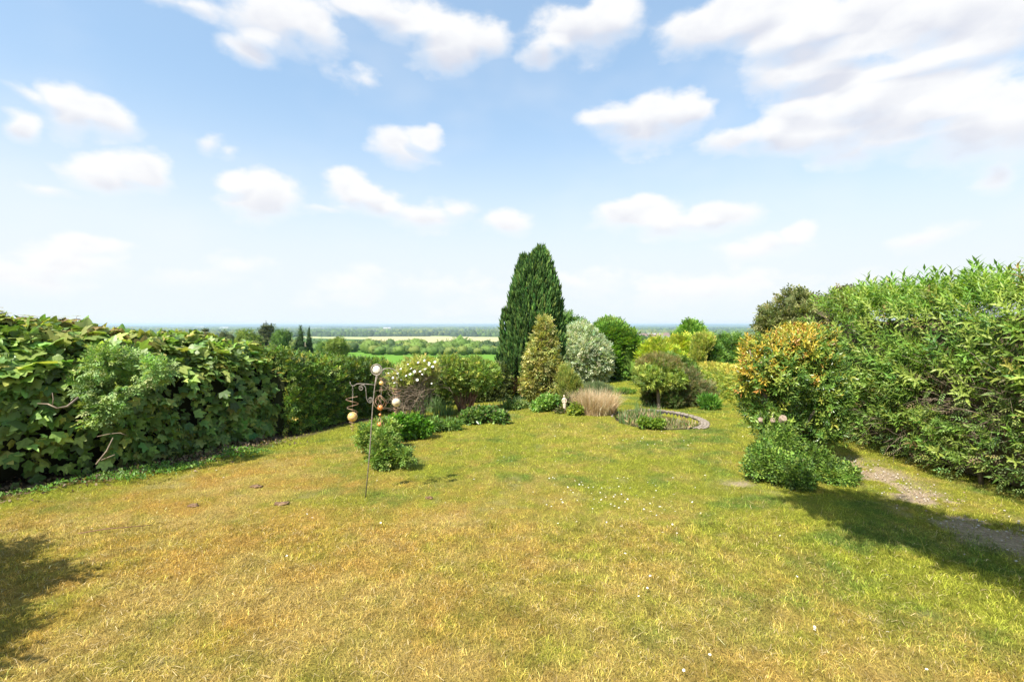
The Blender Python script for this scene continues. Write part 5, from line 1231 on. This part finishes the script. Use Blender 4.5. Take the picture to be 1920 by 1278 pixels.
def litter():
    r = np.random.default_rng(13); n = 2600
    y = r.uniform(4.6, 9.5, n); x = face_x(y) + r.normal(.15, .35, n); z = gz(x, y) + .03 + .02 * r.random(n)
    p = np.stack([x, y, z], 1); nn = np.tile([0, 0, 1.0], (n, 1))
    V, T, C = scatter(TWO, p, frames(nn, r, out=0, up=.1, rnd=1, flat=1, nout=0, nrnd=.5), r.uniform(.03, .08, n), pick([((.18, .12, .07), 4), ((.28, .20, .12), 2), ((.10, .07, .045), 3), ((.12, .18, .04), 1.4)], n, r))
    add('leaf_litter', mesh_np('leaf_litter', V, T, M_LEAF, C), label='brown fallen leaves and debris on the soil under the left hedge', cat='leaf litter', kind='stuff')
    # gravel and crumbs of earth worked up along the path
    V0, T0 = ico(1); n = 1500; y = r.uniform(2.9, 8.2, n); x = 5.2 + .12 * np.sin(y * .9) + .06 * (y - 6) + r.normal(0, .38, n)
    _, _, pp = lawn_fields(x, y); k = r.random(n) < .08 + .6 * pp; x, y = x[k], y[k]; n = len(x); sz = r.uniform(.005, .016, n)
    V = (V0[None] * sz[:, None, None] * np.array([1, .85, .6]) + np.stack([x, y, gz(x, y) + .022 + sz * .2], 1)[:, None]); T = (T0[None] + (np.arange(n) * len(V0))[:, None, None]).reshape(-1, 3)
    add('gravel', mesh_np('gravel', V.reshape(-1, 3), T, M_CORE, np.repeat(pick([((.42, .36, .29), 3), ((.30, .22, .15), 3), ((.50, .46, .40), 1)], n, r), len(V0), 0)), label='loose gravel and crumbs of dry earth along the bare path on the right', cat='gravel', kind='stuff')
    # weeds on the bank at the foot of the hedge
    n = 4200; y = r.uniform(4.6, 8.6, n); x = face_x(y) + r.uniform(.15, 1.15, n); k = fbm2(x, y, 1.6, 3, 4.) > .53; x, y = x[k], y[k]; n = len(x)
    p = np.stack([x, y, gz(x, y) + .05], 1)
    V, T, C = scatter(TWO, p, frames(np.tile([0, 0, 1.0], (n, 1)), r, out=.5, up=.3, rnd=.7, flat=1, nout=0, nrnd=.4), r.uniform(.03, .065, n), colours([((.12, .24, .04), 3), ((.18, .30, .06), 2)], p, r))
    add('ivy_groundcover', mesh_np('ivy_groundcover', V, T, M_LEAF, C), label='small-leaved green weeds creeping from the hedge foot onto the lawn', cat='weeds', kind='stuff')
    for (a, b, c, lab) in (((146, 1007), (200, 1001), (285, 991), 'long thin reddish stick lying on the dry lawn at the left'),):
        A, B, Cc = G(*a), G(*b), G(*c); t = thing('fallen_stick', lab, 'stick', B); mb = MB(); mb.tube([A + Vector((0, 0, .04)), B + Vector((0, 0, .055)), Cc + Vector((0, 0, .04))], [.004, .005, .003], 5); mb.build('stick', M_REDTWIG, t)
    hm = plain_mat('dark_earth', (.10, .06, .035), (.26, .16, .09), 22, .95, .6); V0, T0 = ico(3)
    for i, (px, py, w, lab) in enumerate(((480, 914, 14, 'small dark brown heap of earth on the lawn nearest the left hedge'), (527, 946, 17, 'crumbly scraped earth patch left of the spinner pole'), (362, 950, 13, 'small worn earth patch on the golden grass'), (805, 935, 9, 'tiny reddish earth patch just right of the spinner pole'))):
        g = G(px, py); rx = w / F * g.y; t = thing('earth_heap', lab, 'soil patch', (g.x, g.y, g.z), 'bare earth patches on the lawn')
        V = V0 * np.array([rx * .75, rx * .45, .016]); V = V * (1 + 1.1 * (fbm(V0 + i * 5, 2.6, 4) - .5) * 2)[:, None] + np.array(g) + np.array([0, 0, .016])
        add('soil', mesh_np('soil', V, T0, hm, smooth=True), t)
litter()

# ------------------------------------------------------------------ things out of frame whose shade falls into it
shrub('overhanging_tree', 'leafy garden tree standing behind the viewpoint, shading the right corner of the lawn', 'tree', [(.72, 1.75, 6.3, .40, .50, .30), (1.0, 1.1, 6.3, .60, .6, .4), (1.6, .35, 6.3, .75, .7, .5), (2.4, -.5, 6.3, .95, .9, .7), (3.5, -1.4, 6.3, 1.4, 1.3, .9)], 3500, SPRAY, (.2, .36),
      [((.08, .16, .03), 3), ((.12, .2, .04), 2)], seed=121, base=(4.2, -2.2), trunk=((4.1, -1.6, 5.4), .16), rough=.25, nf=1.6, core=.7)
shrub('elder_bush', 'tall leafy bush just left of the view, shading the near left corner of the lawn', 'bush', [(-5.8, 3.1, 1.1, .62, .6, .95), (-5.6, 2.3, 1.1, .8, .7, 1.1), (-5.25, 1.5, 1.2, .8, .7, 1.1), (-5.0, .9, 1.2, .8, .7, 1.0), (-4.7, 1.7, 1.4, .65, .55, .9), (-5.3, 2.3, 1.8, .6, .55, .7)], 3200, SPRAY, (.14, .26),
      [((.08, .16, .03), 3), ((.12, .2, .04), 2)], seed=122, rough=.2, core=.75)

# ------------------------------------------------------------------ trees of the countryside
def far_tree(name, label, px0, px1, pytop, Y, pal, seed, flat=False, cone=False, n=1200, group=None, size=None):
    r = np.random.default_rng(seed); cx = ((px0 + px1) / 2 - 960) / F * Y; rx = (px1 - px0) / 2 / F * Y; top = H - (pytop - HOR) / F * Y; g = float(gz(cx, Y)); h = top - g
    rr = random.Random(seed); bl = []
    if cone:
        for i in range(7):
            f = i / 6; bl.append((cx, Y, g + h * (.12 + .8 * f), rx * (1.02 - .85 * f), rx * (1.02 - .85 * f), h * .13))
    elif flat:
        for i in range(6):
            f = i / 5; bl.append((cx + rr.uniform(-.35, .35) * rx, Y, g + h * (.4 + .55 * f), rx * rr.uniform(.55, .85) , rx * .7, h * .06))
    else:
        bl.append((cx, Y, g + h * .55, rx * .85, rx * .8, h * .42))
        for i in range(6):
            a = rr.uniform(0, 6.28); bl.append((cx + math.cos(a) * rx * .5, Y + math.sin(a) * rx * .4, g + h * rr.uniform(.4, .8), rx * .5, rx * .5, h * .2))
    sz = size or (rx * .09, rx * .19)
    return shrub(name, label, 'tree', bl, n, SPRAY, sz, pal, seed=seed, base=(cx, Y), trunk=((cx, Y, g + h * .5), max(.12, rx * .06)), rough=.22, nf=2.2 / rx, depth=.12, core=.78, fr=HORZ if flat else None, cs=1.5 / rx, clump=.5, group=group)
DK = [((.04, .075, .025), 3), ((.06, .10, .03), 2)]; MG = [((.08, .15, .03), 3), ((.12, .20, .04), 2)]; YG = [((.17, .22, .04), 3), ((.12, .18, .03), 2)]; BG = [((.10, .11, .045), 3), ((.07, .09, .035), 2)]
far_tree('cedar', 'dark flat-topped spreading cedar rising over the left hedge', 478, 522, 609, 95, BG, 201, flat=True)
far_tree('lime_tree', 'yellow-green round tree just left of the flat-topped cedar', 440, 492, 616, 88, YG, 202)
far_tree('oak_tree', 'round mid-green tree between the cedar and the two dark firs', 505, 548, 613, 90, MG, 203)
far_tree('fir_tree', 'taller of the two pointed dark firs beyond the hedge', 547, 580, 611, 92, DK, 204, cone=True)
far_tree('fir_tree', 'shorter dark fir, right beside the taller one', 567, 592, 614, 94, DK, 205, cone=True)
far_tree('hornbeam', 'rounded yellow-green tree at the edge of the crop field, over the end of the hedge', 608, 654, 630, 62, YG, 206, n=1800)
far_tree('pine', 'small brownish tree top over the left hedge, farthest left', 375, 398, 616, 90, BG, 207, flat=True, n=500)
far_tree('ash_tree', 'small olive tree top over the hedge between the brownish tree and the lime', 408, 440, 618, 84, BG, 208, n=700)
far_tree('thorn_tree', 'grey-green small tree between the firs and the rounded field-edge tree', 590, 614, 634, 75, MG, 209, n=600)

def woods():
    r = np.random.default_rng(51); rr = random.Random(51)
    V0, T0 = ico(2); Vs, Ts, Cs = [], [], []; b = 0; LV, LT, LC = [], [], []
    def tree(x, y, w, h, col):
        nonlocal b
        g = float(gz(x, y)); c = np.array([x, y, g + h * .52]); q = V0 * np.array([w, w, h * .52])
        f = 1 + .45 * (fbm(q + c, 2.4 / w, 2) - .5) * 2
        Vs.append(c + q * f[:, None]); Ts.append(T0 + b); Cs.append(np.tile(col, (len(V0), 1)) * (1 + .3 * (noise3(q + c, 3. / w) - .5))[:, None]); b += len(V0)
        m = 46; d = norm(r.normal(0, 1, (m, 3))); d[:, 2] = np.abs(d[:, 2]) * 1.0 - .15; p = c + d * np.array([w, w, h * .52]) * r.uniform(.92, 1.12, (m, 1))
        v, t, cc = scatter(SPRAY, p, frames(d, r), np.full(m, w * .32), np.tile(col, (m, 1)) * np.exp(r.normal(0, .25, (m, 1)))); LV.append(v); LT.append(t); LC.append(cc)
    cols = np.array([(.10, .17, .035), (.13, .20, .04), (.07, .12, .03), (.16, .20, .045), (.05, .085, .03)])
    # band of woodland below the pale field, px 600..935
    for i in range(150):
        px = r.uniform(590, 960); py = r.uniform(648, 661) if px < 760 else r.uniform(652, 662)
        g = G(px, py); w = r.uniform(2.8, 4.6); tree(g.x, g.y, w, w * r.uniform(1.2, 1.7), cols[r.integers(0, 5)] * math.exp(r.normal(0, .15)))
    for px in np.arange(700, 945, 7.0):      # hedge line at the top of the crop field
        g = G(px + r.uniform(-2, 2), 665 + r.uniform(-1.5, 1.0)); w = r.uniform(1.5, 2.4); tree(g.x, g.y, w, w * 1.5, cols[r.integers(0, 4)])
    for px in np.arange(630, 700, 9.0):
        g = G(px, r.uniform(650, 664)); w = r.uniform(2.2, 3.6); tree(g.x, g.y, w, w * 1.7, cols[r.integers(0, 4)])
    for i in range(70):                       # beyond the garden at the right
        px = r.uniform(1050, 1470); g = G(px, r.uniform(645, 668)); w = r.uniform(3, 5); tree(g.x, g.y, w, w * 1.6, cols[r.integers(0, 5)])
    for i in range(60):
        px = r.uniform(-100, 600); g = G(px, r.uniform(640, 665)); w = r.uniform(3, 5); tree(g.x, g.y, w, w * 1.6, cols[r.integers(0, 5)])
    # offset leaf parts
    nb = 0; LT2 = []
    for v, t in zip(LV, LT): LT2.append(t + nb); nb += len(v)
    V = np.concatenate(Vs + LV); T = np.concatenate([np.concatenate(Ts), np.concatenate(LT2) + b]); C = np.concatenate(Cs + LC)
    add('woodland', mesh_np('woodland', V, T, M_DULL, C), label='belt of mixed green woodland below the hill in the middle distance', cat='woodland', kind='stuff')
    # hedgerows and copses over the plain
    V0, T0 = ico(1); Vs, Ts, Cs = [], [], []; b = 0
    for i in range(520):
        y = 1500 * (9.0 ** rr.random()); x0 = rr.uniform(-1.15, 1.15) * y; n = rr.randint(10, 46); ang = rr.gauss(0, .22) if rr.random() < .8 else rr.uniform(0, 3.14); st = rr.uniform(9, 17) * (y / 3000) ** .4
        w = rr.uniform(8, 16) * (y / 3000) ** .3; thick = rr.choice((0, 0, 30, 70)) * (y / 3000) ** .5; col = cols[rr.randrange(5)] * .75
        for k in range(n * (1 if thick == 0 else 2)):
            x = x0 + math.cos(ang) * st * (k % n) + rr.gauss(0, 3); yy = y + math.sin(ang) * st * (k % n) + rr.gauss(0, 1) * thick
            h = rr.uniform(7, 15); q = V0 * np.array([w, w, h]) * rr.uniform(.7, 1.3)
            Vs.append(q + np.array([x, yy, float(gz(x, yy)) + h * .3])); Ts.append(T0 + b); b += len(V0); Cs.append(np.tile(col * rr.uniform(.7, 1.3), (len(V0), 1)))
    add('distant_hedgerows', mesh_np('distant_hedgerows', np.concatenate(Vs), np.concatenate(Ts), M_DULL, np.concatenate(Cs)), label='lines of distant hedgerows and copses across the hazy plain', cat='hedgerows', kind='stuff')
woods()

def village():
    rr = random.Random(77)
    wall = plain_mat('render_wall', (.26, .23, .20), (.36, .33, .29), 1, .9, 0); roofs = [plain_mat('clay_tile_roof', (.16, .10, .08), (.22, .145, .11), 1, .9, 0), plain_mat('grey_roof', (.30, .28, .27), (.42, .40, .38), 1, .9, 0)]
    def house(px, py, w, d, h, k, lab, grp, name='distant_house'):
        g = G(px, py); t = thing(name, lab, 'house', g, grp); mb = MB(); mb.box((g.x, g.y, g.z + h / 2), (w, d, h)); mb.build('wall', wall, t, smooth=False)
        a, b = w / 2 + .4, d / 2 + .4; z = g.z + h; mb = MB(); mb.addvf([(g.x - a, g.y - b, z), (g.x + a, g.y - b, z), (g.x + a, g.y + b, z), (g.x - a, g.y + b, z), (g.x - a, g.y, z + h * .7), (g.x + a, g.y, z + h * .7)], [(0, 1, 5, 4), (2, 3, 4, 5), (0, 4, 3), (1, 2, 5), (0, 3, 2, 1)]); mb.build('roof', roofs[k], t, smooth=False)
    for i in range(26):
        px = 1198 + 4.3 * (i % 13) + rr.uniform(-1.5, 1.5); py = 630.5 + 2.6 * (i // 13) + rr.uniform(-.8, .8)
        house(px, py, rr.uniform(10, 22), 9, rr.uniform(5, 7), 0 if rr.random() < .7 else 1, 'tiny distant village house, a roof dot between the garden trees', 'houses of the distant village')
    for (px, py, w, lab) in ((421, 617, 75, 'long white distant building over the left hedge, the nearer of two'), (375, 615, 110, 'faint white distant building over the far left of the hedge'), (726, 618, 60, 'small pale distant building on the plain, above the pale field')):
        house(px, py, w, 30, 12, 1, lab, None, 'distant_barn')
village()

# ------------------------------------------------------------------ haze over the plain
def haze():
    mb = MB(); mb.box((0, 0, -25.0), (29000, 29000, 74.0))
    m, nt, N, L = new_mat('haze_air'); v = N.new('ShaderNodeVolumePrincipled'); v.inputs['Color'].default_value = (.58, .74, 1.0, 1); v.inputs['Density'].default_value = 1.25e-4; v.inputs['Anisotropy'].default_value = .2
    o = N.new('ShaderNodeOutputMaterial'); L.new(v.outputs[0], o.inputs['Volume'])
    ob = mb.build('haze', m, None, smooth=False, kind='stuff')
haze()
